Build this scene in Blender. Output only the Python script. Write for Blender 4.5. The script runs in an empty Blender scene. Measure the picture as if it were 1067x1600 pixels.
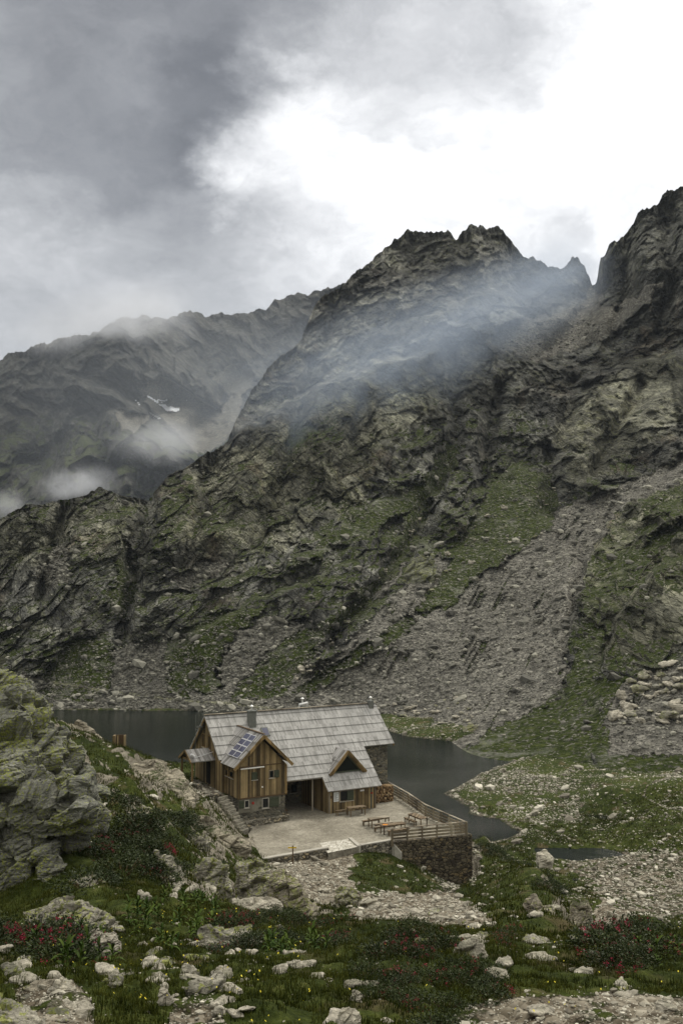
import bpy, bmesh, math, random
import numpy as np
from mathutils import Vector, Matrix
R = math.radians
C = bpy.context.scene.collection
SC = bpy.context.scene

# ------------------------------------------------------------------ camera
F = 1560.0; TH = math.atan(100/1560.0); CZ = 28.6
cam = bpy.data.cameras.new('camera'); cam.sensor_fit = 'VERTICAL'; cam.sensor_height = 36; cam.sensor_width = 24
cam.lens = F/1600*36; cam.clip_start = 0.2; cam.clip_end = 9000
camo = bpy.data.objects.new('camera', cam); C.objects.link(camo)
camo.location = (0, 0, CZ); camo.rotation_euler = (R(90)+TH, 0, 0)
SC.camera = camo

# ------------------------------------------------------------------ light
SUN_EL, SUN_AZ = 48.0, 30.0      # degrees above the horizon, degrees right of the view axis
SC.view_settings.view_transform = 'Standard'; SC.view_settings.look = 'None'
SC.view_settings.gamma = 1; SC.view_settings.exposure = 0.56
SC.cycles.use_denoising = True
SC.cycles.max_bounces = 5; SC.cycles.volume_bounces = 2; SC.cycles.diffuse_bounces = 2
SC.cycles.transparent_max_bounces = 8
sun = bpy.data.lights.new('sun', 'SUN'); sun.energy = 1.5; sun.angle = R(11); sun.color = (1, .94, .84)
suno = bpy.data.objects.new('sun', sun); C.objects.link(suno)
sd = Vector((math.sin(R(SUN_AZ))*math.cos(R(SUN_EL)), math.cos(R(SUN_AZ))*math.cos(R(SUN_EL)), math.sin(R(SUN_EL))))
suno.rotation_euler = sd.to_track_quat('Z', 'Y').to_euler(); suno.location = sd*50

def pray(px, py):
    """direction through a point of the photo (1067x1600), y component about 1"""
    px = np.asarray(px, float); py = np.asarray(py, float)
    x = (px-533.5)/F; y = np.ones_like(x*py); z = -(py-800)/F
    c, s = math.cos(TH), math.sin(TH)
    return x+0*y, c*y-s*z, s*y+c*z
def pdir(px, py):
    a = pray(px, py); v = Vector((float(a[0]), float(a[1]), float(a[2]))); v.normalize(); return v
def at(px, py, d):
    """world point seen at a photo pixel, d metres out along +Y"""
    x, y, z = pray(px, py)
    return np.array([x*d/y, d+0*y, CZ+z*d/y])
def onz(px, py, z):
    a = pray(px, py); k = (z-CZ)/a[2]
    return np.array([a[0]*k, a[1]*k, z+0*k])

# ------------------------------------------------------------------ node helpers
class NT:
    def __init__(s, tree): s.t = tree; s.n = tree.nodes; s.l = tree.links
    def new(s, typ, **kw):
        n = s.n.new(typ)
        for k, v in kw.items(): setattr(n, k, v)
        return n
    def put(s, sock, v):
        if isinstance(v, bpy.types.NodeSocket): s.l.new(v, sock)
        elif v is not None:
            if isinstance(v, (tuple, list)) and len(v) == 3 and sock.type == 'RGBA': v = (*v, 1)
            sock.default_value = v
    def math(s, op, a, b=None, c=None, clamp=False):
        n = s.new('ShaderNodeMath', operation=op); n.use_clamp = clamp
        for i, v in enumerate((a, b, c)):
            if v is not None: s.put(n.inputs[i], v)
        return n.outputs[0]
    def vmath(s, op, a, b=None, scale=None):
        n = s.new('ShaderNodeVectorMath', operation=op)
        s.put(n.inputs[0], a)
        if b is not None: s.put(n.inputs[1], b)
        if scale is not None: s.put(n.inputs['Scale'], scale)
        return n.outputs['Value'] if op in ('DOT_PRODUCT', 'LENGTH', 'DISTANCE') else n.outputs['Vector']
    def noise(s, vec, scale, detail=5, rough=.55, dist=0, out='Fac'):
        n = s.new('ShaderNodeTexNoise'); s.put(n.inputs['Vector'], vec)
        s.put(n.inputs['Scale'], scale); n.inputs['Detail'].default_value = detail
        n.inputs['Roughness'].default_value = rough; n.inputs['Distortion'].default_value = dist
        return n.outputs[out]
    def voro(s, vec, scale, feature='F1', out='Distance', rand=1):
        n = s.new('ShaderNodeTexVoronoi', feature=feature); s.put(n.inputs['Vector'], vec)
        s.put(n.inputs['Scale'], scale); n.inputs['Randomness'].default_value = rand
        return n.outputs[out]
    def ramp(s, fac, pts, interp='LINEAR'):
        n = s.new('ShaderNodeValToRGB'); s.put(n.inputs[0], fac); cr = n.color_ramp; cr.interpolation = interp
        while len(cr.elements) < len(pts): cr.elements.new(1)
        for e, (p, c) in zip(cr.elements, pts):
            e.position = p; e.color = (*c, 1) if isinstance(c, (tuple, list)) else (c, c, c, 1)
        return n.outputs[0]
    def mr(s, v, a, b, c=0, d=1, interp='SMOOTHSTEP'):
        n = s.new('ShaderNodeMapRange', interpolation_type=interp)
        for i, x in enumerate((v, a, b, c, d)): s.put(n.inputs[i], x)
        return n.outputs[0]
    def mix(s, f, a, b, blend='MIX'):
        n = s.new('ShaderNodeMix', data_type='RGBA', blend_type=blend)
        s.put(n.inputs[0], f); s.put(n.inputs[6], a); s.put(n.inputs[7], b)
        return n.outputs[2]
    def mapping(s, vec, scale=(1, 1, 1), rot=(0, 0, 0), loc=(0, 0, 0)):
        n = s.new('ShaderNodeMapping'); s.put(n.inputs['Vector'], vec)
        n.inputs['Scale'].default_value = scale; n.inputs['Rotation'].default_value = rot; n.inputs['Location'].default_value = loc
        return n.outputs[0]
    def attr(s, name, out='Color'):
        return s.new('ShaderNodeAttribute', attribute_name=name).outputs[out]
    def sep(s, v):
        n = s.new('ShaderNodeSeparateXYZ'); s.put(n.inputs[0], v); return n.outputs
    def bump(s, h, strength=.5, dist=.1, normal=None):
        n = s.new('ShaderNodeBump'); s.put(n.inputs['Height'], h); s.put(n.inputs['Strength'], strength); s.put(n.inputs['Distance'], dist)
        if normal is not None: s.l.new(normal, n.inputs['Normal'])
        return n.outputs[0]

def mat(name):
    m = bpy.data.materials.new(name); m.use_nodes = True
    t = NT(m.node_tree); b = t.n['Principled BSDF']
    b.inputs['Roughness'].default_value = .85; b.inputs['Specular IOR Level'].default_value = .25
    return m, t, b

# ------------------------------------------------------------------ sky
W = bpy.data.worlds.new('World'); SC.world = W; W.use_nodes = True
t = NT(W.node_tree); t.n.clear()
sky = t.new('ShaderNodeTexSky', sky_type='NISHITA'); sky.sun_disc = False
sky.sun_elevation = R(SUN_EL); sky.sun_rotation = R(SUN_AZ); sky.altitude = 2200
bg1 = t.new('ShaderNodeBackground'); t.l.new(sky.outputs[0], bg1.inputs[0]); bg1.inputs[1].default_value = .1
D = t.new('ShaderNodeTexCoord').outputs['Generated']
warp = t.noise(t.mapping(D, (1, 1, 1.5), (0, R(25), 0)), 4.5, 7, .62, 0, 'Color')
warp = t.vmath('SCALE', t.vmath('SUBTRACT', warp, (.5, .5, .5)), scale=.27)
warp2 = t.vmath('SCALE', t.vmath('SUBTRACT', t.noise(D, 11, 4, .5, 0, 'Color'), (.5, .5, .5)), scale=.05)
DW = t.vmath('NORMALIZE', t.vmath('ADD', t.vmath('ADD', D, warp), warp2))
def blob(px, py, deg_in, deg_out, amp):
    v = pdir(px, py)
    dd = t.vmath('DOT_PRODUCT', DW, tuple(v))
    return t.math('MULTIPLY', t.mr(dd, math.cos(R(deg_out)), math.cos(R(deg_in))), amp)
L = .335
def add(b):
    global L
    L = t.math('ADD', L, b)
add(blob(960, 330, 0, 23, .37))
add(blob(1180, 130, 0, 15, .20))
add(blob(640, 290, 0, 9, .12))
add(blob(490, 240, 0, 5.5, .19))
add(blob(420, 200, 0, 4, .11))
add(blob(620, 220, 0, 8, .05))
add(blob(120, 450, 1, 11, .09))
add(blob(230, 60, 0, 13, -.14))
add(blob(330, 140, 0, 4, -.06))
add(blob(0, 200, 0, 6, -.05))
add(blob(300, 300, 0, 5, -.03))
add(blob(750, 40, 0, 9, -.15))
add(blob(640, 150, 0, 4, -.06))
add(blob(885, 400, 0, 2.0, -.10))
# fill light added to the sky overhead and behind the viewer, outside the frame
zen = t.mr(t.sep(D)[2], .58, .82, 0, .95); beh = t.mr(t.sep(D)[1], .15, -.5, 0, .25)
add(t.math('MAXIMUM', zen, beh))
st = t.noise(t.mapping(DW, (9, 9, 16), (0, R(20), R(10))), 1, 6, .6)
L = t.math('MULTIPLY', L, t.mr(st, .25, .75, .74, 1.22, 'LINEAR'))
st2 = t.noise(t.vmath('ADD', t.mapping(D, (14, 14, 30), (0, R(28), R(5))), warp), 1, 7, .65, .8)
L = t.math('MULTIPLY', L, t.mr(st2, .3, .7, .90, 1.09, 'LINEAR'))
L = t.math('MAXIMUM', L, .05)
# below the horizon the dome is dull ground tone
zz = t.sep(D)[2]
L = t.math('MULTIPLY', L, t.mr(zz, -.2, 0, .3, 1))
tint = t.ramp(t.math('MULTIPLY', L, .8), [(0, (.93, .95, 1.0)), (.25, (.97, .98, 1.0)), (.7, (1, 1, 1))])
warm = t.math('MAXIMUM', t.mr(t.sep(D)[2], .6, .85), t.mr(t.sep(D)[1], .2, -.3))
tint = t.mix(warm, tint, (1.0, .965, .88))
colr = t.vmath('SCALE', tint, scale=L)
bg2 = t.new('ShaderNodeBackground'); t.l.new(colr, bg2.inputs[0]); bg2.inputs[1].default_value = 1.0
mx = t.new('ShaderNodeMixShader'); mx.inputs[0].default_value = .93
t.l.new(bg1.outputs[0], mx.inputs[1]); t.l.new(bg2.outputs[0], mx.inputs[2])
wo = t.new('ShaderNodeOutputWorld'); t.l.new(mx.outputs[0], wo.inputs[0])

# ------------------------------------------------------------------ numpy noise
_G = np.array([[1,1,0],[-1,1,0],[1,-1,0],[-1,-1,0],[1,0,1],[-1,0,1],[1,0,-1],[-1,0,-1],[0,1,1],[0,-1,1],[0,1,-1],[0,-1,-1],[1,1,0],[-1,1,0],[0,-1,1],[0,-1,-1]], np.float32)
def _hash(x, y, z, s):
    h = (x*np.int64(73856093)) ^ (y*np.int64(19349663)) ^ (z*np.int64(83492791)) ^ np.int64(s*2654435761 & 0x7fffffff)
    h = (h ^ (h >> 13))*np.int64(1274126177); h &= 0x7fffffffffff
    return (h ^ (h >> 16))
def perlin(x, y, z, seed=0):
    x, y, z = np.broadcast_arrays(np.asarray(x, np.float64), y, z); sh = x.shape
    x = x.ravel(); y = y.ravel().astype(np.float64); z = z.ravel().astype(np.float64)
    X, Y, Z = np.floor(x), np.floor(y), np.floor(z)
    fx, fy, fz = (x-X).astype(np.float32), (y-Y).astype(np.float32), (z-Z).astype(np.float32)
    X, Y, Z = X.astype(np.int64), Y.astype(np.int64), Z.astype(np.int64)
    u, v, w = [q*q*q*(q*(q*6-15)+10) for q in (fx, fy, fz)]
    out = 0
    for i in (0, 1):
        for j in (0, 1):
            for k in (0, 1):
                g = _G[_hash(X+i, Y+j, Z+k, seed) & 15]
                dt = g[:, 0]*(fx-i)+g[:, 1]*(fy-j)+g[:, 2]*(fz-k)
                out = out + dt*(u if i else 1-u)*(v if j else 1-v)*(w if k else 1-w)
    return out.reshape(sh)
def fbm(x, y, z, o=4, seed=0, rough=.5, lac=2.03):
    a = 1; s = 0; f = 1
    for i in range(o):
        s = s+a*perlin(x*f, y*f, z*f, seed+i); a *= rough; f *= lac
    return s
def ridged(x, y, z, o=4, seed=0, rough=.5, lac=2.07):
    a = 1; s = 0; f = 1; w = 1
    for i in range(o):
        n = 1-np.abs(perlin(x*f, y*f, z*f, seed+i))*1.6
        n = np.clip(n, 0, 1)**2*w; w = np.clip(n*1.6, 0, 1)
        s = s+a*n; a *= rough; f *= lac
    return s
def cells(x, y, z, seed=0):
    """worley noise: F1, F2, id"""
    x = x.astype(np.float64); sh = x.shape; x = x.ravel(); y = y.ravel(); z = z.ravel()
    X, Y, Z = np.floor(x).astype(np.int64), np.floor(y).astype(np.int64), np.floor(z).astype(np.int64)
    f1 = np.full(x.shape, 9., np.float32); f2 = f1.copy(); idd = np.zeros(x.shape, np.float32); fa = np.zeros(x.shape)
    for i in (-1, 0, 1):
        for j in (-1, 0, 1):
            for k in (-1, 0, 1):
                h = _hash(X+i, Y+j, Z+k, seed)
                dx = X+i+(h & 1023)/1023.-x; dy = Y+j+((h >> 10) & 1023)/1023.-y; dz = Z+k+((h >> 20) & 1023)/1023.-z
                d = (dx*dx+dy*dy+dz*dz).astype(np.float32)
                n = d < f1
                fa = np.where(n, ((h & 255)/255.-.5)*dx+(((h >> 8) & 255)/255.-.5)*dy+(((h >> 16) & 255)/255.-.5)*dz, fa)
                f2 = np.where(n, f1, np.minimum(f2, d)); f1 = np.where(n, d, f1)
                idd = np.where(n, ((h >> 5) & 1023)/1023., idd)
    return np.sqrt(f1).reshape(sh), np.sqrt(f2).reshape(sh), idd.reshape(sh), fa.reshape(sh)
def sstep(x, a, b):
    q = np.clip((x-a)/(b-a), 0, 1); return q*q*(3-2*q)
def polydist(x, y, poly):
    """signed distance, positive inside"""
    d = np.full(x.shape, 1e9); ins = np.zeros(x.shape, bool); n = len(poly)
    for i in range(n):
        x0, y0 = poly[i]; x1, y1 = poly[(i+1) % n]
        ex, ey = x1-x0, y1-y0; l2 = ex*ex+ey*ey+1e-9
        q = np.clip(((x-x0)*ex+(y-y0)*ey)/l2, 0, 1)
        d = np.minimum(d, (x-x0-q*ex)**2+(y-y0-q*ey)**2)
        c = ((y0 > y) != (y1 > y)) & (x < (x1-x0)*(y-y0)/((y1-y0) if y1 != y0 else 1e-9)+x0)
        ins ^= c
    d = np.sqrt(d); return np.where(ins, d, -d)
def linedist(x, y, pts):
    d = np.full(x.shape, 1e9)
    for (x0, y0), (x1, y1) in zip(pts[:-1], pts[1:]):
        ex, ey = x1-x0, y1-y0
        q = np.clip(((x-x0)*ex+(y-y0)*ey)/(ex*ex+ey*ey+1e-9), 0, 1)
        d = np.minimum(d, (x-x0-q*ex)**2+(y-y0-q*ey)**2)
    return np.sqrt(d)
class TPS:
    def __init__(s, X, v, lam=1e-3):
        s.X = np.asarray(X, float); n = len(s.X); K = s.k(s.X, s.X)+lam*np.eye(n)
        P = np.c_[np.ones(n), s.X]; A = np.zeros((n+3, n+3)); A[:n, :n] = K; A[:n, n:] = P; A[n:, :n] = P.T
        s.w = np.linalg.solve(A, np.r_[np.asarray(v, float), 0, 0, 0])
    def k(s, a, b):
        r2 = (a[:, 0, None]-b[None, :, 0])**2+(a[:, 1, None]-b[None, :, 1])**2
        return .5*r2*np.log(r2+1e-12)
    def __call__(s, x, y):
        sh = x.shape; q = np.c_[x.ravel(), y.ravel()]; out = np.empty(len(q)); n = len(s.X)
        for i in range(0, len(q), 20000):
            c = q[i:i+20000]; out[i:i+20000] = s.k(c, s.X)@s.w[:n]+s.w[n]+c@s.w[n+1:]
        return out.reshape(sh)

# ------------------------------------------------------------------ mesh helpers
def mesh_np(name, V, Fc, m=None, smooth=False, cols=None, uv=None):
    V = np.asarray(V, np.float32).reshape(-1, 3); Fc = np.asarray(Fc, np.int32); k = Fc.shape[1]
    me = bpy.data.meshes.new(name)
    me.vertices.add(len(V)); me.vertices.foreach_set('co', V.ravel())
    me.loops.add(Fc.size); me.loops.foreach_set('vertex_index', Fc.ravel())
    me.polygons.add(len(Fc)); me.polygons.foreach_set('loop_start', np.arange(0, Fc.size, k, dtype=np.int32))
    me.polygons.foreach_set('use_smooth', np.full(len(Fc), smooth))
    if cols is not None:
        for nm, c in cols.items():
            a = me.color_attributes.new(nm, 'FLOAT_COLOR', 'POINT'); a.data.foreach_set('color', np.asarray(c, np.float32).ravel())
    me.update(calc_edges=True); me.validate()
    if m: me.materials.append(m)
    return me
def link(me, name, parent=None):
    o = bpy.data.objects.new(name, me); C.objects.link(o)
    if parent is not None: o.parent = parent
    return o
def tag(o, label=None, cat=None, group=None, kind=None):
    if label: o['label'] = label
    if cat: o['category'] = cat
    if group: o['group'] = group
    if kind: o['kind'] = kind
    return o
def gridfaces(nr, nc):
    i = np.arange((nr-1)*nc).reshape(nr-1, nc)[:, :-1].ravel()
    return np.c_[i, i+1, i+nc+1, i+nc]
class MB:
    """collects boxes, bars and tubes into one mesh"""
    def __init__(s): s.bm = bmesh.new(); s.uv = s.bm.loops.layers.uv.new('UVMap')
    def prism(s, pts, dvec):
        """extrude a planar loop of 3D points by a vector"""
        a = [s.bm.verts.new(p) for p in pts]; b = [s.bm.verts.new(Vector(p)+Vector(dvec)) for p in pts]
        n = len(pts); s.bm.faces.new(a); s.bm.faces.new(b[::-1])
        for i in range(n): s.bm.faces.new((a[i], b[i], b[(i+1) % n], a[(i+1) % n]))
    def box(s, x0, x1, y0, y1, z0, z1):
        s.prism([(x0, y0, z0), (x1, y0, z0), (x1, y1, z0), (x0, y1, z0)], (0, 0, z1-z0))
    def bar(s, p, q, w=.1, h=None, up=(0, 0, 1)):
        h = h or w; p, q = Vector(p), Vector(q); d = (q-p).normalized(); upv = Vector(up)
        sd_ = d.cross(upv)
        if sd_.length < 1e-4: sd_ = d.cross(Vector((0, 1, 0)))
        sd_.normalize(); u2 = sd_.cross(d).normalized()
        s.prism([p+sd_*a*w/2+u2*b*h/2 for a, b in ((-1, -1), (1, -1), (1, 1), (-1, 1))], q-p)
    def tube(s, p, q, r0, r1=None, n=10):
        r1 = r0 if r1 is None else r1; p, q = Vector(p), Vector(q); d = (q-p).normalized()
        a = d.orthogonal().normalized(); b = d.cross(a)
        A = [s.bm.verts.new(p+(a*math.cos(k*2*math.pi/n)+b*math.sin(k*2*math.pi/n))*r0) for k in range(n)]
        B = [s.bm.verts.new(q+(a*math.cos(k*2*math.pi/n)+b*math.sin(k*2*math.pi/n))*r1) for k in range(n)]
        for i in range(n): s.bm.faces.new((A[i], A[(i+1) % n], B[(i+1) % n], B[i]))
        s.bm.faces.new(A[::-1]); s.bm.faces.new(B)
    def quad(s, pts, uvs=None):
        f = s.bm.faces.new([s.bm.verts.new(p) for p in pts])
        if uvs:
            for l, u in zip(f.loops, uvs): l[s.uv].uv = u
        return f
    def build(s, name, m, parent=None, bevel=0):
        bmesh.ops.recalc_face_normals(s.bm, faces=s.bm.faces)
        if bevel: bmesh.ops.bevel(s.bm, geom=s.bm.edges[:], offset=bevel, segments=1, affect='EDGES', clamp_overlap=True)
        me = bpy.data.meshes.new(name); s.bm.to_mesh(me); s.bm.free(); me.materials.append(m)
        return link(me, name, parent)
def empty(name, loc=(0, 0, 0), rz=0):
    o = bpy.data.objects.new(name, None); C.objects.link(o); o.location = loc; o.rotation_euler = (0, 0, rz); return o

# ------------------------------------------------------------------ materials
POS = lambda t: t.new('ShaderNodeNewGeometry').outputs['Position']
OBJ = lambda t: t.new('ShaderNodeTexCoord').outputs['Object']

def mountain_material(name, tone=1.0, green=1.0):
    m, t, b = mat(name); P = POS(t)
    mask = t.sep(t.attr('mask')); scree, grass, path = mask[0], mask[1], mask[2]
    S = t.mapping(P, (1, 1, 1), (0, R(-42), 0))          # strata run up to the right
    S2 = t.mapping(S, (.40, .25, 1.3))
    n1 = t.noise(P, .03, 6, .6); n2 = t.noise(S2, .18, 7, .65); n3 = t.noise(P, .9, 6, .7)
    rock = t.ramp(n2, [(.30, (.072*tone, .073*tone, .069*tone)), (.48, (.165*tone, .165*tone, .148*tone)), (.60, (.28*tone, .278*tone, .24*tone)), (.75, (.42*tone, .415*tone, .35*tone))])
    lich = t.mr(t.noise(S2, .5, 5, .7), .50, .62)
    lich = t.math('MULTIPLY', lich, t.mr(n1, .40, .60))
    rock = t.mix(t.math('MULTIPLY', lich, .40*green), rock, (.24*tone, .25*tone, .115*tone))
    rust = t.math('MULTIPLY', t.mr(t.noise(t.mapping(P, (1, 1, .25)), .05, 5, .6), .58, .68), .5)
    rock = t.mix(t.math('MULTIPLY', rust, .7), rock, (.15*tone, .10*tone, .06*tone))
    rock = t.mix(.75, rock, t.ramp(n3, [(.3, .35), (.5, .95), (.7, 1.6)]), 'MULTIPLY')
    if name == 'mountain rock':
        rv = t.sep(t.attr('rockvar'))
        rock = t.mix(.9, rock, t.ramp(rv[0], [(.2, .5), (.5, 1.0), (.8, 1.8)]), 'MULTIPLY')
        rock = t.mix(t.math('MULTIPLY', rv[2], .85), rock, t.mix(1.0, rock, (1.5, 1.48, 1.22), 'MULTIPLY'))
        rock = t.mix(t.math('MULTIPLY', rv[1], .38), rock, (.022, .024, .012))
    # scree: many stones of different brightness
    v1 = t.voro(P, .95, out='Color'); v2 = t.voro(P, 2.6, out='Color')
    st = t.math('ADD', t.math('MULTIPLY', t.sep(v1)[0], .5), t.math('MULTIPLY', t.sep(v2)[1], .5))
    sc = t.ramp(st, [(.1, (.070, .067, .058)), (.45, (.155, .148, .127)), (.75, (.23, .22, .188)), (.95, (.38, .365, .31))])
    sc = t.mix(.5, sc, t.ramp(t.noise(P, .06, 5, .6), [(.35, .55), (.65, 1.35)]), 'MULTIPLY')
    gr = t.ramp(t.noise(P, .6, 6, .7), [(.3, (.014, .021, .004)), (.5, (.036, .050, .009)), (.7, (.080, .098, .022))])
    gr = t.mix(t.mr(t.noise(P, 1.1, 6, .75), .53, .60), gr, sc)
    gr = t.mix(t.mr(t.noise(P, .12, 5, .7), .52, .62, 0, .4), gr, rock)
    edge = t.math('MULTIPLY', t.math('SUBTRACT', t.noise(t.mapping(P, (1, .4, .4)), .22, 7, .72), .5), 2.3)
    k1 = t.mr(t.math('ADD', scree, edge), .38, .62); k2 = t.mr(t.math('SUBTRACT', grass, edge), .40, .60)
    col = t.mix(k1, rock, sc); col = t.mix(k2, col, gr)
    col = t.mix(t.math('MULTIPLY', path, .9), col, (.27, .27, .17))
    t.put(b.inputs['Base Color'], col); b.inputs['Roughness'].default_value = .95; b.inputs['Specular IOR Level'].default_value = .08
    cr = t.voro(t.vmath('ADD', S2, t.vmath('SCALE', t.noise(P, .3, 4, .6, 0, 'Color'), scale=1.6)), .33, 'DISTANCE_TO_EDGE')
    cr = t.mr(cr, 0, .09, 0, 1, 'LINEAR')
    cr2 = t.voro(t.vmath('ADD', S2, t.vmath('SCALE', t.noise(P, .9, 4, .6, 0, 'Color'), scale=.9)), .95, 'DISTANCE_TO_EDGE')
    h = t.math('ADD', t.math('MULTIPLY', cr, 1.0), t.math('MULTIPLY', t.mr(cr2, 0, .12, 0, 1, 'LINEAR'), .35))
    h = t.math('ADD', h, t.math('MULTIPLY', n2, 2.2)); h = t.math('ADD', h, t.math('MULTIPLY', n3, .9))
    soft = t.math('ADD', t.math('MULTIPLY', t.voro(P, 1.1), .5), t.math('MULTIPLY', n3, .7))
    hh = t.new('ShaderNodeMix', data_type='FLOAT'); t.put(hh.inputs[0], t.math('MAXIMUM', k1, k2)); t.put(hh.inputs[2], h); t.put(hh.inputs[3], soft)
    t.l.new(t.bump(hh.outputs[0], 1.0, 1.7), b.inputs['Normal'])
    return m

def ground_material():
    m, t, b = mat('alpine ground'); P = POS(t)
    mask = t.sep(t.attr('mask')); stone, rockm, water = mask[0], mask[1], mask[2]
    big = t.noise(P, .12, 5, .6); fine = t.noise(P, 2.2, 7, .72); vf = t.noise(P, 9, 5, .7)
    gr = t.ramp(t.math('ADD', t.math('MULTIPLY', fine, .6), t.math('MULTIPLY', big, .4)),
                [(.36, (.010, .015, .003)), (.48, (.028, .039, .006)), (.58, (.058, .073, .013)), (.68, (.125, .120, .042))])
    gr = t.mix(t.mr(t.noise(P, .5, 5, .6), .55, .68), gr, (.085, .070, .032))
    gr = t.mix(.6, gr, t.ramp(vf, [(.3, .5), (.7, 1.5)]), 'MULTIPLY')
    v1 = t.voro(P, 2.3, out='Color'); v2 = t.voro(P, 6.5, out='Color')
    sv = t.math('ADD', t.math('MULTIPLY', t.sep(v1)[0], .45), t.math('MULTIPLY', t.sep(v2)[1], .55))
    sc = t.ramp(sv, [(.12, (.06, .048, .032)), (.45, (.135, .115, .082)), (.72, (.22, .195, .15)), (.95, (.36, .33, .26))])
    rk = t.ramp(t.noise(t.mapping(P, (1, 1, 2.5), (0, R(30), R(20))), 1.1, 7, .68), [(.3, (.09, .078, .060)), (.5, (.20, .18, .14)), (.68, (.33, .30, .235))])
    edge = t.math('MULTIPLY', t.math('SUBTRACT', t.noise(P, 1.0, 7, .72), .5), 1.7)
    k1 = t.mr(t.math('ADD', stone, edge), .42, .58); k2 = t.mr(t.math('ADD', rockm, edge), .42, .56)
    # single pale stones strewn in the turf
    sp = t.voro(t.vmath('ADD', P, t.vmath('SCALE', t.noise(P, 2, 3, .6, 0, 'Color'), scale=.35)), 1.15)
    spr = t.sep(t.voro(P, 1.15, out='Color'))[2]
    strew = t.math('MULTIPLY', t.mr(sp, .24, .16), t.mr(t.math('ADD', spr, t.math('MULTIPLY', t.math('SUBTRACT', big, .5), 2.2)), .55, .63))
    strew = t.math('MULTIPLY', strew, t.mr(t.sep(P)[1], 50, 66))
    col = t.mix(strew, gr, (.30, .28, .22))
    col = t.mix(k1, col, sc); col = t.mix(k2, col, rk)
    col = t.mix(t.math('MULTIPLY', water, .7), col, (.035, .034, .024))
    t.put(b.inputs['Base Color'], col); b.inputs['Roughness'].default_value = .95; b.inputs['Specular IOR Level'].default_value = .12
    h = t.math('ADD', t.math('MULTIPLY', fine, .8), t.math('MULTIPLY', vf, .25))
    h = t.math('ADD', h, t.math('MULTIPLY', strew, .25))
    hs = t.math('ADD', t.math('MULTIPLY', t.voro(P, 2.3), -.5), t.math('MULTIPLY', t.voro(P, 6.5), -.25))
    hh = t.new('ShaderNodeMix', data_type='FLOAT'); t.put(hh.inputs[0], k1); t.put(hh.inputs[2], h); t.put(hh.inputs[3], hs)
    t.l.new(t.bump(hh.outputs[0], .8, .35), b.inputs['Normal'])
    return m

def rock_material(name, base=(.21, .19, .15), dark=(.075, .068, .055), lichen=.0, lichen_col=(.30, .32, .05), scale=1.0, moss=.5, strata=(R(10), R(35), 0)):
    m, t, b = mat(name); P = POS(t)
    S = t.mapping(P, (.5, 1, 2.6), strata)
    n = t.noise(S, 1.5*scale, 8, .68); n2 = t.noise(P, 9*scale, 6, .7); n0 = t.noise(P, .45*scale, 4, .6)
    lt = tuple(min(1, c*1.75) for c in base)
    col = t.ramp(n, [(.28, dark), (.47, base), (.66, lt)])
    col = t.mix(.6, col, t.ramp(n2, [(.3, .45), (.5, 1.0), (.72, 1.5)]), 'MULTIPLY')
    if lichen:
        lv = t.noise(P, 6.5*scale, 5, .62, .2)
        k = t.math('MULTIPLY', t.mr(t.math('ADD', lv, t.math('MULTIPLY', t.math('SUBTRACT', n0, .5), .5)), .57-.10*lichen, .60-.10*lichen), .85)
        col = t.mix(k, col, t.mix(n2, tuple(c*.45 for c in lichen_col), tuple(min(1, c*1.5) for c in lichen_col)))
        k2 = t.mr(t.noise(P, 7*scale, 5, .7), .60, .66)
        col = t.mix(t.math('MULTIPLY', k2, .6), col, (.05, .052, .045))
    nz = t.sep(t.new('ShaderNodeNewGeometry').outputs['Normal'])[2]
    mk = t.math('MULTIPLY', t.mr(t.math('ADD', t.math('MULTIPLY', nz, .35), t.noise(P, .9*scale, 6, .7)), .80, .88), moss)
    col = t.mix(mk, col, (.038, .048, .013))
    t.put(b.inputs['Base Color'], col); b.inputs['Roughness'].default_value = .92; b.inputs['Specular IOR Level'].default_value = .18
    cr = t.voro(t.vmath('ADD', S, t.vmath('SCALE', t.noise(P, 1.2*scale, 4, .6, 0, 'Color'), scale=.8)), .55*scale, 'DISTANCE_TO_EDGE')
    h = t.math('ADD', t.math('MULTIPLY', t.mr(cr, 0, .05, 0, 1, 'LINEAR'), .35), t.math('MULTIPLY', n, 1.1))
    h = t.math('ADD', h, t.math('MULTIPLY', n2, .22))
    t.l.new(t.bump(h, .8, .22/scale), b.inputs['Normal'])
    return m

def stonework_material(name, scale=3.2, base=(.20, .18, .14), dark=(.07, .062, .05), mortar=(.13, .12, .10)):
    m, t, b = mat(name); P = POS(t)
    V = t.mapping(P, (1, 1, 1.7)); V = t.vmath('ADD', V, t.vmath('SCALE', t.noise(P, 2.5, 3, .6, 0, 'Color'), scale=.12))
    c = t.sep(t.voro(V, scale, out='Color')); e = t.voro(V, scale, 'DISTANCE_TO_EDGE')
    col = t.ramp(c[0], [(.05, dark), (.4, base), (.8, tuple(x*1.4 for x in base)), (1, (base[0]*1.9, base[1]*1.7, base[2]*1.35))])
    col = t.mix(.55, col, t.ramp(t.noise(P, 6, 6, .7), [(.3, .5), (.7, 1.5)]), 'MULTIPLY')
    col = t.mix(t.mr(e, .07, .02), col, mortar)
    t.put(b.inputs['Base Color'], col); b.inputs['Roughness'].default_value = .95
    h = t.math('ADD', t.math('MULTIPLY', t.mr(e, 0, .16, 0, 1), 1), t.math('MULTIPLY', c[1], .5))
    t.l.new(t.bump(h, .9, .09), b.inputs['Normal'])
    return m

M = {}
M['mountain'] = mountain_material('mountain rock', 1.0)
M['far_mountain'] = mountain_material('far mountain rock', .50, .5)
M['ground'] = ground_material()

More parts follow.
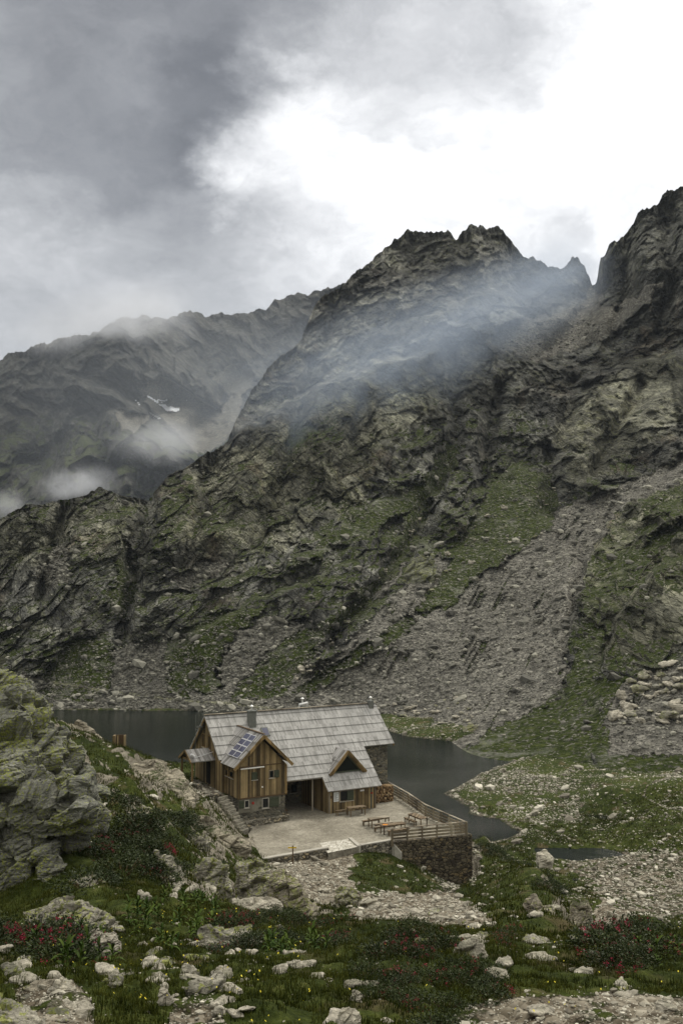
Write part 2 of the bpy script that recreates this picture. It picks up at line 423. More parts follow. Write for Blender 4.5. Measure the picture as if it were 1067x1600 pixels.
# ------------------------------------------------------------------ the main mountain
COLS = np.r_[np.linspace(-520, -40, 60), np.linspace(-34, 1104, 700), np.linspace(1112, 1600, 60)]
SKY = np.array([(-520, 900), (-300, 850), (-120, 838), (0, 812), (40, 790), (100, 782), (130, 774), (155, 763), (175, 768), (200, 778), (232, 782), (262, 745), (300, 720), (340, 700), (356, 690), (365, 665), (378, 635), (400, 600), (430, 560), (455, 545), (470, 535), (483, 500), (490, 478), (500, 468), (520, 455), (545, 440), (560, 425), (580, 405), (600, 385), (618, 368), (640, 361), (668, 362), (700, 361), (714, 371), (722, 362), (740, 356), (760, 354), (785, 358), (798, 378), (812, 395), (825, 404), (840, 408), (860, 419), (885, 418), (893, 406), (903, 407), (912, 412), (925, 440), (932, 436), (937, 402), (960, 378), (985, 350), (1000, 330), (1025, 318), (1040, 302), (1067, 290), (1120, 255), (1200, 225), (1350, 250), (1600, 300)], float)
CTRL = [(-500, 1110, 225), (-250, 1110, 222), (0, 1112, 217), (150, 1112, 216), (300, 1112, 216), (450, 1120, 211), (600, 1135, 201), (700, 1150, 180), (800, 1150, 170), (900, 1150, 163), (1000, 1145, 158), (1100, 1140, 155), (1300, 1130, 150), (1550, 1130, 150),
        (-500, 1000, 240), (-200, 1000, 238), (0, 1000, 235), (300, 1000, 235), (600, 1000, 230), (800, 1000, 222), (900, 1000, 208), (1000, 1000, 190), (1150, 1000, 180), (1500, 1000, 172),
        (-400, 900, 262), (0, 900, 252), (300, 900, 256), (600, 900, 262), (800, 900, 260), (950, 900, 232), (1067, 900, 210), (1300, 900, 198),
        (0, 800, 262), (230, 790, 284), (450, 800, 298), (650, 800, 312), (800, 800, 308), (900, 800, 298), (1067, 800, 248), (1300, 800, 225),
        (360, 700, 340), (500, 700, 342), (650, 700, 350), (800, 700, 352), (900, 700, 340), (1000, 700, 322), (1100, 700, 300), (1350, 700, 270),
        (420, 600, 405), (550, 600, 398), (700, 600, 392), (850, 600, 402), (1000, 600, 372), (1150, 600, 340), (1400, 600, 310),
        (485, 500, 470), (600, 500, 448), (700, 500, 442), (850, 500, 462), (950, 500, 438), (1067, 500, 392), (1300, 500, 350),
        (600, 400, 520), (700, 400, 508), (750, 400, 505), (850, 430, 512), (925, 440, 500), (1000, 400, 430), (1100, 400, 400), (1300, 400, 380),
        (700, 355, 530), (1067, 300, 440), (1200, 240, 440), (1500, 300, 430), (-300, 820, 275), (-100, 830, 268)]
CTRL += [(700, 1200, 156), (800, 1210, 150), (900, 1210, 147), (1000, 1210, 145), (1100, 1210, 143), (1300, 1210, 140), (1550, 1210, 138)]
tp = TPS([((a)/200., (b)/200.) for a, b, c in CTRL], [math.log(c) for a, b, c in CTRL], 1e-3)
# (ledge lines: above the line the face steps back by A metres)
LEDGES = [([(350, 705), (400, 668), (450, 632), (520, 590), (600, 560), (680, 545)], 26, 7),
          ([(560, 540), (640, 500), (720, 470), (800, 455), (860, 470)], 14, 9),
          ([(420, 900), (470, 850), (540, 800), (610, 760), (680, 735)], 12, 9),
          ([(200, 960), (280, 925), (360, 905), (440, 880), (520, 850)], 9, 8),
          ([(20, 900), (90, 850), (170, 810), (240, 790)], 8, 9),
          ([(300, 1000), (350, 960), (420, 935), (500, 900), (560, 872)], 10, 7),
          ([(870, 620), (930, 585), (1000, 560), (1080, 545)], 14, 8),
          ([(760, 770), (800, 740), (860, 725), (930, 690), (1000, 645), (1067, 590)], 10, 9),
          ([(885, 1010), (900, 930), (915, 880), (940, 830), (975, 780), (1067, 722), (1200, 660)], 22, 7),
          ([(930, 1060), (955, 990), (985, 930), (1020, 890), (1100, 830), (1250, 760)], 14, 8),
          ([(640, 700), (700, 660), (760, 640), (840, 655)], 10, 8)]
GULLY = [([(705, 560), (712, 690), (680, 770), (640, 850), (590, 920), (520, 1000)], 9, 15),
         ([(900, 600), (880, 680), (860, 740), (850, 800)], 8, 13), ([(935, 440), (905, 520), (860, 545)], 10, 22),
         ([(470, 640), (455, 700), (430, 770), (400, 850)], 7, 11), ([(232, 782), (218, 850), (200, 930), (195, 1000)], 8, 13),
         ([(520, 480), (500, 560), (460, 620)], 6, 10), ([(640, 370), (650, 450), (630, 530)], 6, 12), ([(720, 368), (735, 440), (720, 500)], 7, 12),
         ([(800, 385), (820, 450)], 6, 12), ([(980, 360), (985, 450), (960, 520)], 8, 14), ([(1040, 330), (1050, 430), (1030, 520)], 7, 13),
         ([(780, 600), (770, 680), (745, 760)], 8, 10), ([(100, 790), (85, 860), (60, 930)], 6, 12), ([(330, 720), (320, 800), (280, 880)], 6, 12),
         ([(1000, 600), (960, 680), (930, 740)], 8, 10), ([(560, 620), (550, 700), (520, 780)], 5, 10)]
nr = 560
pyb = np.interp(COLS, [-520, 560, 640, 760, 1600], [1130, 1130, 1165, 1205, 1215])
pys = np.interp(COLS, SKY[:, 0], SKY[:, 1])
jag = fbm(COLS/26., 0*COLS, 0*COLS+3.3, 4, 5, .6)*7+fbm(COLS/6., 0*COLS, 0*COLS, 3, 9)*2.6
jag *= np.interp(COLS, [0, 250, 400, 900, 1100], [.6, .7, 1.1, 1.25, 1.2])
pys = pys-jag
tt = np.linspace(0, 1, nr)[:, None]
kk = np.exp(-(np.arange(-70, 71)/30.)**2); kk /= kk.sum()
pysm = np.convolve(np.pad(pys, 70, 'edge'), kk, 'valid')
PY = pyb[None]*(1-tt)+pysm[None]*tt+(pys-pysm)[None]*tt**7; PX = np.broadcast_to(COLS[None], PY.shape)
lnD = tp(PX[::7]/200., PY[::7]/200.); ri = np.arange(nr)/7.; i0 = np.minimum(ri.astype(int), lnD.shape[0]-2); fr = np.clip(ri-i0, 0, 1)[:, None]
lnD = lnD[i0]*(1-fr)+lnD[i0+1]*fr
DD = np.exp(lnD)
wx = fbm(PX/60., PY/60., 0*PX, 3, 31)*22; wy = fbm(PX/60., PY/60., 0*PX+7, 3, 41)*22
for pts, A, w in LEDGES:
    p = np.array(pts, float); q = PX+wx*.6
    yl = np.interp(q, p[:, 0], p[:, 1])+wy*.7
    win = sstep(q, p[0, 0]-12, p[0, 0]+25)*(1-sstep(q, p[-1, 0]-25, p[-1, 0]+12))
    s_ = sstep((yl-PY)/w, -1, 1)-.5
    fall = np.exp(-np.abs(yl-PY)/95.)
    DD += A*s_*fall*win
for pts, A, w in GULLY:
    dl = linedist(PX+wx*.5, PY+wy*.5, pts); DD += 1.7*A*np.exp(-(dl/w)**2)
X, Y, Z = at(PX, PY, DD)
# masks drawn on the slope
SCREE = [[(-500, 1045), (20, 1052), (90, 1062), (230, 1078), (330, 1075), (430, 1072), (560, 1060), (620, 1170), (-500, 1170)],
         [(170, 1015), (260, 1000), (272, 1080), (180, 1080)], [(345, 1010), (400, 972), (432, 962), (480, 985), (525, 975), (450, 1085), (340, 1085)],
         [(430, 1095), (500, 1040), (545, 998), (600, 942), (645, 905), (690, 868), (705, 905), (645, 962), (700, 950), (760, 892), (800, 860), (855, 828), (880, 790), (950, 765), (1067, 715), (1250, 640), (1250, 660), (1067, 748), (960, 800), (925, 865), (905, 925), (888, 1000), (880, 1070), (840, 1105), (780, 1130), (720, 1175), (600, 1175)],
         [(905, 470), (960, 482), (1005, 452), (1040, 440), (960, 520), (900, 548), (835, 560), (780, 545), (765, 525), (800, 502), (860, 495)],
         [(930, 440), (945, 470), (900, 490)], [(940, 1100), (985, 1062), (1060, 1030), (1300, 1000), (1500, 1180), (950, 1180)],
         [(70, 875), (100, 850), (108, 915), (60, 905)], [(265, 908), (350, 868), (362, 880), (290, 922)], [(560, 930), (600, 900), (640, 880), (600, 930)]]
GRASS = [[(698, 690), (722, 698), (700, 745), (665, 800), (645, 860), (610, 905), (565, 950), (505, 1000), (460, 1060), (440, 1088), (360, 1095), (400, 1040), (440, 1005), (520, 962), (590, 905), (632, 820), (668, 740)],
         [(770, 742), (800, 725), (860, 742), (872, 800), (845, 832), (790, 870), (750, 895), (700, 948), (650, 955), (690, 905), (700, 870), (735, 820)],
         [(190, 830), (215, 870), (212, 930), (195, 965), (165, 965), (182, 900)], [(100, 1000), (170, 990), (178, 1080), (120, 1095), (60, 1085)], [(258, 1000), (340, 955), (420, 950), (350, 1010), (335, 1085), (262, 1085)],
         [(740, 1180), (760, 1150), (850, 1102), (880, 1072), (960, 1055), (985, 1060), (945, 1100), (950, 1180)], [(560, 1010), (640, 965), (640, 985), (480, 1085), (450, 1085)],
         [(440, 685), (480, 655), (490, 670), (455, 705)], [(560, 800), (620, 770), (680, 755), (660, 790), (600, 820), (500, 870), (430, 900)],
         [(930, 905), (960, 870), (1000, 850), (1067, 810), (1067, 830), (990, 880), (960, 920)], [(885, 1050), (910, 985), (945, 975), (940, 1050), (890, 1075)]]
mw = fbm(PX/24., PY/24., 0*PX, 4, 51, .6)*11
PXw, PYw = PX+mw, PY+fbm(PX/24., PY/24., 0*PX+5, 4, 61, .6)*9
scree = np.zeros(PX.shape); grass = np.zeros(PX.shape)
for p in SCREE: scree = np.maximum(scree, sstep(polydist(PXw, PYw, p), -5, 5))
for p in GRASS: grass = np.maximum(grass, sstep(polydist(PXw, PYw, p), -5, 5))
scree *= (1-grass*.8)
# streaks down the fall line break up the edges
stk = fbm((PX+PY*.55)/9., PY/70., 0*PX, 4, 65, .6)
tongue = .7*sstep(stk, .28, .5)*scree*sstep(fbm(PX/60, PY/60, 0*PX, 2, 67), -.15, .2)*sstep(PY, 700, 860)
grass = np.maximum(grass, tongue*.85); scree *= (1-tongue*.8)
soft = np.maximum(scree, grass)
# relief of the rock in tilted strata
ca, sa = math.cos(R(42)), math.sin(R(42))
A_ = X*ca+Z*sa; B_ = -X*sa+Z*ca
dw = fbm(X/40, Y/40, Z/40, 4, 71)*6
pale = np.zeros(PX.shape)
for p, a in [([(900, 1000), (905, 900), (945, 810), (985, 775), (1080, 720), (1250, 650), (1250, 1000), (1067, 1010), (960, 1050)], 1.), ([(355, 700), (460, 640), (600, 560), (700, 545), (690, 640), (600, 700), (560, 800), (420, 860), (300, 880), (250, 800), (300, 730)], .75), ([(0, 815), (100, 785), (230, 790), (200, 860), (60, 890), (-100, 900)], .6), ([(870, 640), (1000, 560), (1080, 560), (1080, 640), (960, 740), (880, 780)], .7)]:
    pale = np.maximum(pale, a*sstep(polydist(PX+mw*2, PY+mw, p), -14, 20))
big = ridged((A_+dw)/70, Y/200, (B_+dw)/48, 3, 81)
mid = ridged((A_+dw)/24, Y/70, (B_+dw*.8)/13, 4, 91, .55)
f1, f2, idd, fa = cells((A_+dw)/24, Y/70, (B_+dw*.8)/14, 101)
g1, g2, gid, ga = cells((A_+dw)/9, Y/26, (B_+dw*.8)/5.2, 111)
e1, e2, eid, ea = cells((A_+dw)/3.4, Y/9, (B_+dw*.8)/2.1, 115)
fine = fbm(A_/2.2, Y/7, B_/1.4, 3, 121, .6)
ver = ridged((X+dw)/15, Y/150, (Z+dw)/70, 4, 118, .6)
butt = ridged((X+Z*.25+dw*1.5)/58, Y/500, (Z+dw)/260, 3, 128, .55)
rel = -(big-.6)*4.5-(butt-.6)*11*sstep(PY, 1060, 760)-(mid-.6)*1.8-(ver-.6)*4.2*sstep(PY, 1040, 700)+(1-.45*pale)*((idd-.5)*1.6+fa*9+(gid-.5)*1.3+ga*6.5+(eid-.5)*.9+ea*4.2+(1-np.clip((g2-g1)*7, 0, 1))*.25+(1-np.clip((e2-e1)*6, 0, 1))*.2)+fine*.6
sm = -(big-.6)*1.5+fbm(X/9, Y/9, Z/9, 4, 131, .6)*1.2+(cells(X/1.6, Y/1.6, Z/1.6, 141)[0]-.5)*.5
base_w = sstep(np.interp(COLS, [560, 760], [1112, 1150])[None]-PY, 0, 60)
DD2 = DD+(rel*(1-soft)+sm*soft)*base_w*(DD/300.)**.4
X, Y, Z = at(PX, PY, DD2)
def grid_normals(X, Y, Z):
    P = np.stack([X, Y, Z], -1); du = np.gradient(P, axis=1); dv = np.gradient(P, axis=0)
    n = np.cross(du, dv); n /= np.linalg.norm(n, axis=-1, keepdims=True)+1e-9
    return n*np.sign(n[..., 2:3]+1e-9)
NM = grid_normals(X, Y, Z)
gl = sstep(NM[..., 2]+fbm(X/20, Y/20, Z/20, 3, 151)*.25, .70, .86)*sstep(PY+fbm(X/50, Y/50, Z/50, 2, 161)*120, 560, 800)*.95
grass = np.maximum(grass, gl*(1-scree))
path = np.exp(-(linedist(PX, PY, [(-200, 1030), (0, 1052), (80, 1066), (160, 1078), (240, 1089), (300, 1096), (360, 1099), (430, 1108)])/2.0)**2)
# the far side falls away behind the ridge
nb = 14; back = []
for k in range(1, nb+1):
    q = k/nb; d2 = DD2[-1]+q*q*260+q*25
    xx = X[-1]*(d2/DD2[-1]); zt = Z[-1]-(d2-DD2[-1])*1.0-q*12+fbm(xx/20, d2/20, 0*xx, 3, 171)*8*q
    back.append((xx, d2, np.maximum(zt, -20)))
bx, by, bz = [np.array([b[i] for b in back]) for i in range(3)]
Xf, Yf, Zf = np.r_[X, bx], np.r_[Y, by], np.r_[Z, bz]
zb = np.zeros(bx.shape)
cm = np.stack([np.r_[scree, zb], np.r_[grass, zb], np.r_[path, zb], np.r_[scree*0+1, zb+1]], -1)
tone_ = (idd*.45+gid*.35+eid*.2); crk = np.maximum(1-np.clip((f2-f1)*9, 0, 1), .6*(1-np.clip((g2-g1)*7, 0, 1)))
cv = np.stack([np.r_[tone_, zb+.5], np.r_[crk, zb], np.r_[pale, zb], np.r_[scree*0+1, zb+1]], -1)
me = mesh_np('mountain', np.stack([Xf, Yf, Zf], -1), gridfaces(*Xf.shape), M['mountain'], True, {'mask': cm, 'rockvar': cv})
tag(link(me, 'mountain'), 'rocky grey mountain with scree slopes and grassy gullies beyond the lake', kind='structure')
MTN = (PX, PY, X, Y, Z, scree, grass, NM)

# ------------------------------------------------------------------ the far mountain on the left
fc = np.r_[np.linspace(-700, -40, 50), np.linspace(-32, 620, 380), np.linspace(640, 900, 12)]
FSK = np.array([(-700, 700), (-300, 640), (-100, 590), (0, 560), (50, 541), (100, 530), (140, 522), (190, 498), (225, 492), (262, 497), (285, 489), (330, 491), (375, 489), (415, 482), (432, 468), (455, 459), (470, 455), (482, 461), (500, 452), (520, 448), (545, 440), (600, 420), (700, 430), (900, 520)], float)
fys = np.interp(fc, FSK[:, 0], FSK[:, 1])-(fbm(fc/24., 0*fc, 0*fc+1.3, 4, 205, .6)*6+fbm(fc/6., 0*fc, 0*fc, 3, 209)*2.4)
nr2 = 300; tt = np.linspace(0, 1, nr2)[:, None]
PY = 960*(1-tt)+fys[None]*tt; PX = np.broadcast_to(fc[None], PY.shape)
FC = [(-600, 950, 700), (0, 950, 700), (300, 950, 720), (700, 950, 760), (-600, 800, 850), (0, 800, 850), (150, 800, 840), (300, 760, 900), (500, 800, 980),
      (0, 700, 960), (150, 690, 930), (250, 690, 960), (320, 720, 1000), (330, 640, 1180), (250, 640, 1120), (200, 600, 1080), (100, 600, 1060), (-100, 650, 1000), (400, 560, 1350), (300, 560, 1250),
      (0, 570, 1180), (200, 510, 1230), (350, 500, 1420), (450, 470, 1560), (560, 450, 1650), (-500, 650, 1150), (700, 450, 1700), (900, 500, 1750)]
tp2 = TPS([(a/200., b/200.) for a, b, c in FC], [math.log(c) for a, b, c in FC], 1e-3)
DD = np.exp(tp2(PX/200., PY/200.))
for pts, A, w in [([(210, 500), (215, 560), (205, 620)], 40, 14), ([(330, 495), (320, 560), (280, 620), (240, 660)], 35, 16), ([(430, 480), (400, 560), (330, 640), (300, 690)], 50, 22),
                  ([(60, 560), (90, 640), (60, 720)], 30, 20), ([(150, 640), (170, 720), (150, 780)], 30, 18), ([(260, 680), (230, 730), (220, 790)], 35, 15)]:
    DD += A*np.exp(-(linedist(PX+fbm(PX/40, PY/40, 0*PX, 3, 77)*14, PY, pts)/w)**2)
X, Y, Z = at(PX, PY, DD)
FSC = [[(215, 598), (262, 590), (340, 640), (372, 610), (382, 600), (372, 650), (355, 690), (310, 712), (290, 690), (250, 650), (225, 625)], [(180, 640), (240, 650), (210, 672), (190, 672)], [(330, 590), (380, 560), (400, 600), (370, 620)]]
sw = fbm(PX/20., PY/20., 0*PX, 4, 251, .6)*8
fs = np.zeros(PX.shape)
for p in FSC: fs = np.maximum(fs, sstep(polydist(PX+sw, PY+sw*.7, p), -4, 4))
ca, sa = math.cos(R(-50)), math.sin(R(-50)); A_ = X*ca+Z*sa; B_ = -X*sa+Z*ca
dw = fbm(X/120, Y/120, Z/120, 3, 271)*40
f1, f2, ic, fa = cells((A_+dw)/70, Y/400, (B_+dw)/26, 301); g1, g2, jc, ga = cells((A_+dw)/26, Y/140, (B_+dw)/11, 305)
rel = -(ridged((A_+dw)/260, Y/900, (B_+dw)/110, 5, 281, .6)-.6)*48-(ridged(X/60, Y/300, Z/110, 4, 291, .6)-.6)*24+fa*40+ga*18+(ic-.5)*8+fbm(X/15, Y/45, Z/15, 4, 295, .6)*5
DD2 = DD+rel*(1-fs*.85)
X, Y, Z = at(PX, PY, DD2); NM2 = grid_normals(X, Y, Z)
gg = sstep(NM2[..., 2]+fbm(X/80, Y/80, Z/80, 3, 299)*.3, .62, .85)*sstep(PY, 600, 720)*(1-fs)
bx = np.array([X[-1]*(1+k*.06) for k in range(1, 5)]); by = np.array([Y[-1]*(1+k*.06) for k in range(1, 5)]); bz = np.array([Z[-1]-k*90 for k in range(1, 5)])
Xf, Yf, Zf = np.r_[X, bx], np.r_[Y, by], np.r_[Z, bz]; zb = np.zeros(bx.shape)
cm = np.stack([np.r_[fs, zb], np.r_[gg, zb], np.r_[fs*0, zb], np.r_[fs*0+1, zb+1]], -1)
me = mesh_np('far_mountain', np.stack([Xf, Yf, Zf], -1), gridfaces(*Xf.shape), M['far_mountain'], True, {'mask': cm})
tag(link(me, 'far_mountain'), 'distant grey mountain with cloud on its crest behind the left shoulder', kind='structure')
FAR = (PX, PY, X, Y, Z)

# snow patches lying in the far cirque
m, t, b = mat('old snow'); t.put(b.inputs['Base Color'], t.ramp(t.noise(POS(t), .3, 5, .6), [(.3, (.62, .64, .68)), (.7, (.85, .87, .9))])); M['snow'] = m
m_ = b
inn = np.zeros(PX.shape, bool); sn = fbm(PX/7., PY/7., 0*PX, 3, 333)*2.2
for p in [[(226, 615), (250, 630), (262, 636), (282, 639), (284, 645), (262, 645), (248, 634), (232, 624)], [(232, 644), (240, 648), (254, 655), (250, 658), (238, 652)], [(246, 626), (264, 625), (263, 629), (248, 629)], [(272, 614), (278, 616), (279, 621), (272, 619)], [(208, 623), (214, 627), (224, 637), (218, 636)], [(287, 625), (293, 625), (292, 628)]]:
    inn |= polydist(PX+sn, PY+sn, p) > -.4
idx = gridfaces(*PX.shape); fin = inn.ravel()[idx].all(1); ff = idx[fin]
used, inv = np.unique(ff, return_inverse=True)
vs = np.stack([X, Y, Z], -1).reshape(-1, 3)[used]-np.array([0, 1.5, -1.2])
top = vs; bot = vs+np.array([0, 2.5, -1.5]); q = inv.reshape(-1, 4)
me = mesh_np('snow', np.r_[top, bot], np.r_[q, q[:, ::-1]+len(vs)], M['snow'], True)
tag(link(me, 'snow'), 'old snow patches left in the far cirque', kind='structure')
# ------------------------------------------------------------------ near terrain
HA = R(29.4); UH = np.array([math.cos(HA), math.sin(HA)]); VH = np.array([-math.sin(HA), math.cos(HA)])
H0 = np.array([-1.159, 92.41])          # hut origin on the terrace (z = 7)
def loc2w(u, v): return H0[0]+UH[0]*u+VH[0]*v, H0[1]+UH[1]*u+VH[1]*v
def pz7(px, py): p = onz(px, py, 7.0); return (float(p[0]), float(p[1]))
NP = []   # (px, d, z)
def seen(*a):
    for px, py, d in a: p = at(px, py, d); NP.append((px, d, float(p[2])))
for px in (-400, 0, 533, 1067, 1500): NP.append((px, 2., 26.9)); NP.append((px, 6., 25.0))
seen((-300, 1600, 12), (0, 1600, 12.5), (300, 1600, 13), (600, 1600, 13.5), (900, 1600, 14), (1100, 1600, 14), (1400, 1600, 14),
     (0, 1500, 19), (250, 1500, 18.5), (500, 1520, 17.8), (800, 1520, 18.5), (1067, 1520, 19), (1400, 1520, 19), (-300, 1480, 20),
     (150, 1430, 25.5), (300, 1440, 26), (450, 1440, 27), (600, 1452, 26.5), (750, 1458, 27.5), (900, 1474, 27), (1067, 1462, 27.5), (1400, 1460, 28),
     (200, 1350, 38), (110, 1350, 33), (330, 1400, 34), (320, 1335, 52), (250, 1290, 56), (200, 1240, 63), (160, 1200, 74), (187, 1168, 90), (110, 1160, 98),
     (300, 1262, 76), (335, 1268, 79), (358, 1290, 80), (372, 1306, 80), (395, 1325, 79), (360, 1340, 66), (400, 1352, 70), (343, 1244, 88), (330, 1236, 91), (315, 1222, 94), (-100, 1390, 36), (-300, 1350, 42), (0, 1405, 32), (60, 1432, 28), (-200, 1120, 95), (60, 1300, 42),
     (500, 1400, 69), (560, 1432, 58), (600, 1400, 71), (690, 1400, 77), (640, 1372, 79), (570, 1362, 77), (480, 1370, 73), (457, 1352, 76),
     (730, 1372, 84), (745, 1322, 88), (755, 1306, 92), (790, 1400, 70), (790, 1345, 82), (840, 1365, 73), (870, 1410, 57), (905, 1470, 40), (700, 1445, 48), (800, 1442, 46), (830, 1475, 35))
NP += [(430, 42, 13.0), (530, 40, 13.2), (620, 40, 13.6), (960, 38, 12.5), (1067, 42, 12.), (1350, 46, 11), (940, 48, 8.5), (960, 62, 2.5), (1100, 60, 3), (1350, 62, 3), (900, 72, 2), (870, 86, .5), (820, 100, -1), (770, 108, -2),
       (760, 98, 1.5), (1000, 90, 0), (1300, 95, 0), (700, 100, 2), (680, 108, -2), (640, 112, -2), (600, 116, -3), (690, 83.2, 3.7), (650, 81.5, 5.0), (725, 84.0, 3.0), (738, 86.5, 3.0), (752, 89.5, 3.2), (450, 118, 0), (450, 128, -5), (450, 108, 6.5), (330, 108, 7.5), (320, 98, 9.5), (320, 120, 1), (300, 130, -5),
       (187, 100, 11.2), (187, 112, 5), (187, 125, -3), (260, 90, 11.5), (260, 105, 8), (260, 118, 0), (60, 110, 8), (60, 125, -3), (-100, 110, 10), (-100, 130, -4), (-400, 90, 14), (-400, 130, 4), (-400, 170, -6),
       (0, 170, -12), (300, 170, -12), (600, 170, -12), (900, 140, -8), (1300, 140, -8), (333, 97, 9.7), (1067, 235, -20), (533, 235, -20), (0, 235, -20),
       (500, 84, 6.4), (560, 90, 6.4), (600, 84.5, 6.2), (480, 98, 6.4), (430, 80, 6.3)]
tpn = TPS([((a-533)/250., math.log(d)*2.2) for a, d, z in NP], [z for a, d, z in NP], 2e-3)
def lakepoly():
    far = [(-900, 1109), (0, 1109), (300, 1111), (430, 1113), (600, 1140), (640, 1153), (690, 1158), (740, 1161), (800, 1166), (840, 1173)]
    near = [(820, 1184), (795, 1192), (770, 1200), (748, 1210), (728, 1222), (706, 1232), (690, 1240), (704, 1250), (731, 1262), (752, 1275), (790, 1288), (812, 1300), (790, 1310), (700, 1330), (300, 1330), (-900, 1330)]
    return [tuple(float(c) for c in onz(a, b, 0.)[:2]) for a, b in far+near]
LAKE = lakepoly()
POND = [tuple(float(c) for c in onz(a, b, .35)[:2]) for a, b in [(835, 1322), (880, 1322), (930, 1322), (960, 1326), (975, 1334), (930, 1340), (905, 1342), (868, 1338), (845, 1330)]]
TERR = [pz7(410, 1343), pz7(512, 1327.4), pz7(512.5, 1333), pz7(561, 1323), pz7(562.3, 1320.4), pz7(612, 1312.8), pz7(727.5, 1303.5), pz7(664, 1275), pz7(637, 1256), pz7(606, 1238), loc2w(9.6, 9.8), loc2w(-8.9, 9.8), loc2w(-8.9, .1), loc2w(-8.3, -.6), loc2w(-8.2, -1.4), pz7(388, 1303), pz7(394, 1320)]
def near_base(x, y):
    px = 533.5+x/y*F/math.cos(TH)*1.0
    h = tpn((px-533)/250., np.log(np.maximum(y, .5))*2.2)
    wx_ = fbm(x/6, y/6, 0*x, 3, 401)*1.1
    dl = polydist(x+wx_, y+wx_, LAKE)
    fl = .30+sstep(-dl, 0, 40)*1.1+fbm(x/16, y/16, 0*x, 4, 411)*1.0*sstep(-dl, 1, 14)+fbm(x/4, y/4, 0*x, 3, 421)*.16+np.clip(y-150, 0, 60)*.05*sstep(x, 10, 30)
    fl = fl+sstep(x-28+fbm(x/9, y/9, 0*x, 2, 431)*5, 0, 12)*(1-sstep(np.abs(y-118), 6, 22))*2.2
    fl = np.where(dl > 0, -.4-np.minimum(dl, 12)*.25, np.where(dl > -2.5, fl*np.clip(-dl/2.5, 0, 1)+.02-.25*np.clip(1+dl/2.5, 0, 1)*0, fl))
    dp = polydist(x+wx_*.6, y+wx_*.6, POND)
    fl = np.where(dp > -2, np.where(dp > 0, -.3, fl*np.clip(-dp/2, 0, 1)+(.2)*(1-np.clip(-dp/2, 0, 1))), fl)
    k = 1.6; mx_ = np.maximum(h, fl); dif = np.abs(h-fl)
    z = mx_+np.maximum(k-dif, 0)**2/(4*k)*sstep(np.maximum(dl, dp), 1.5, -1.5)
    return z, h-fl, dl, dp
def near_z(x, y, full=False):
    x = np.asarray(x, float); y = np.asarray(y, float)
    z, hill, dl, dp = near_base(x, y)
    dt = polydist(x, y, TERR)
    on = sstep(dt, .05, .6)
    sc_ = np.clip(y/90., .12, 1.)
    bumps = fbm(x/5, y/5, z/5, 4, 441, .55)*.55*np.clip(y/40, .35, 1)+fbm(x/1.1, y/1.1, z/1.1, 4, 451, .6)*.16*sstep(-y, -70, -10)
    led = (ridged(x/9, y/9, z/4., 3, 461)-.55)*.9*(1-np.exp(-((x+19.9)**2+(y-89.5)**2)/30))*sstep(hill, 1, 3)*sstep(y, 30, 50)*sstep(-x-.06*y+fbm(x/12, y/12, 0*x, 2, 466)*5, 0, 5)
    z = z+(bumps*sstep(hill, -1, 1)+led)*(1-sstep(dt, -6, -.5))
    # the hollow in which the stone steps climb
    cap = CZ-(np.interp(533.5+x/y*F, [325, 345, 365, 390, 400], [1250, 1272, 1291, 1302, 1300])-900)/F*y
    uu = (x-H0[0])*UH[0]+(y-H0[1])*UH[1]; vv = (x-H0[0])*VH[0]+(y-H0[1])*VH[1]
    w_ = sstep(uu, -11.6, -11.0)*sstep(-uu, 7.6, 8.2)*sstep(vv, -8, -5)*sstep(-vv, -2.2, -1.2)
    z = np.where(z > cap, z*(1-w_)+cap*w_, z)
    z = z*(1-on)+6.55*on
    if full: return z, hill, dl, dp, dt
    return z
nd = 800; dcol = np.r_[np.geomspace(2.0, 11.5, 40)[:-1], np.exp(np.linspace(math.log(11.5), math.log(232), nd))]
ncol = np.r_[np.linspace(-560, -30, 70), np.linspace(-22, 1090, 640), np.linspace(1100, 1640, 60)]
PXn, DN = np.meshgrid(ncol, dcol); Xn = (PXn-533.5)/F*math.cos(TH)*DN; Yn = DN
parts = [near_z(Xn[i:i+120], Yn[i:i+120], True) for i in range(0, len(Xn), 120)]
Zn, HLn, DLn, DPn, DTn = [np.concatenate([p[k] for p in parts]) for k in range(5)]
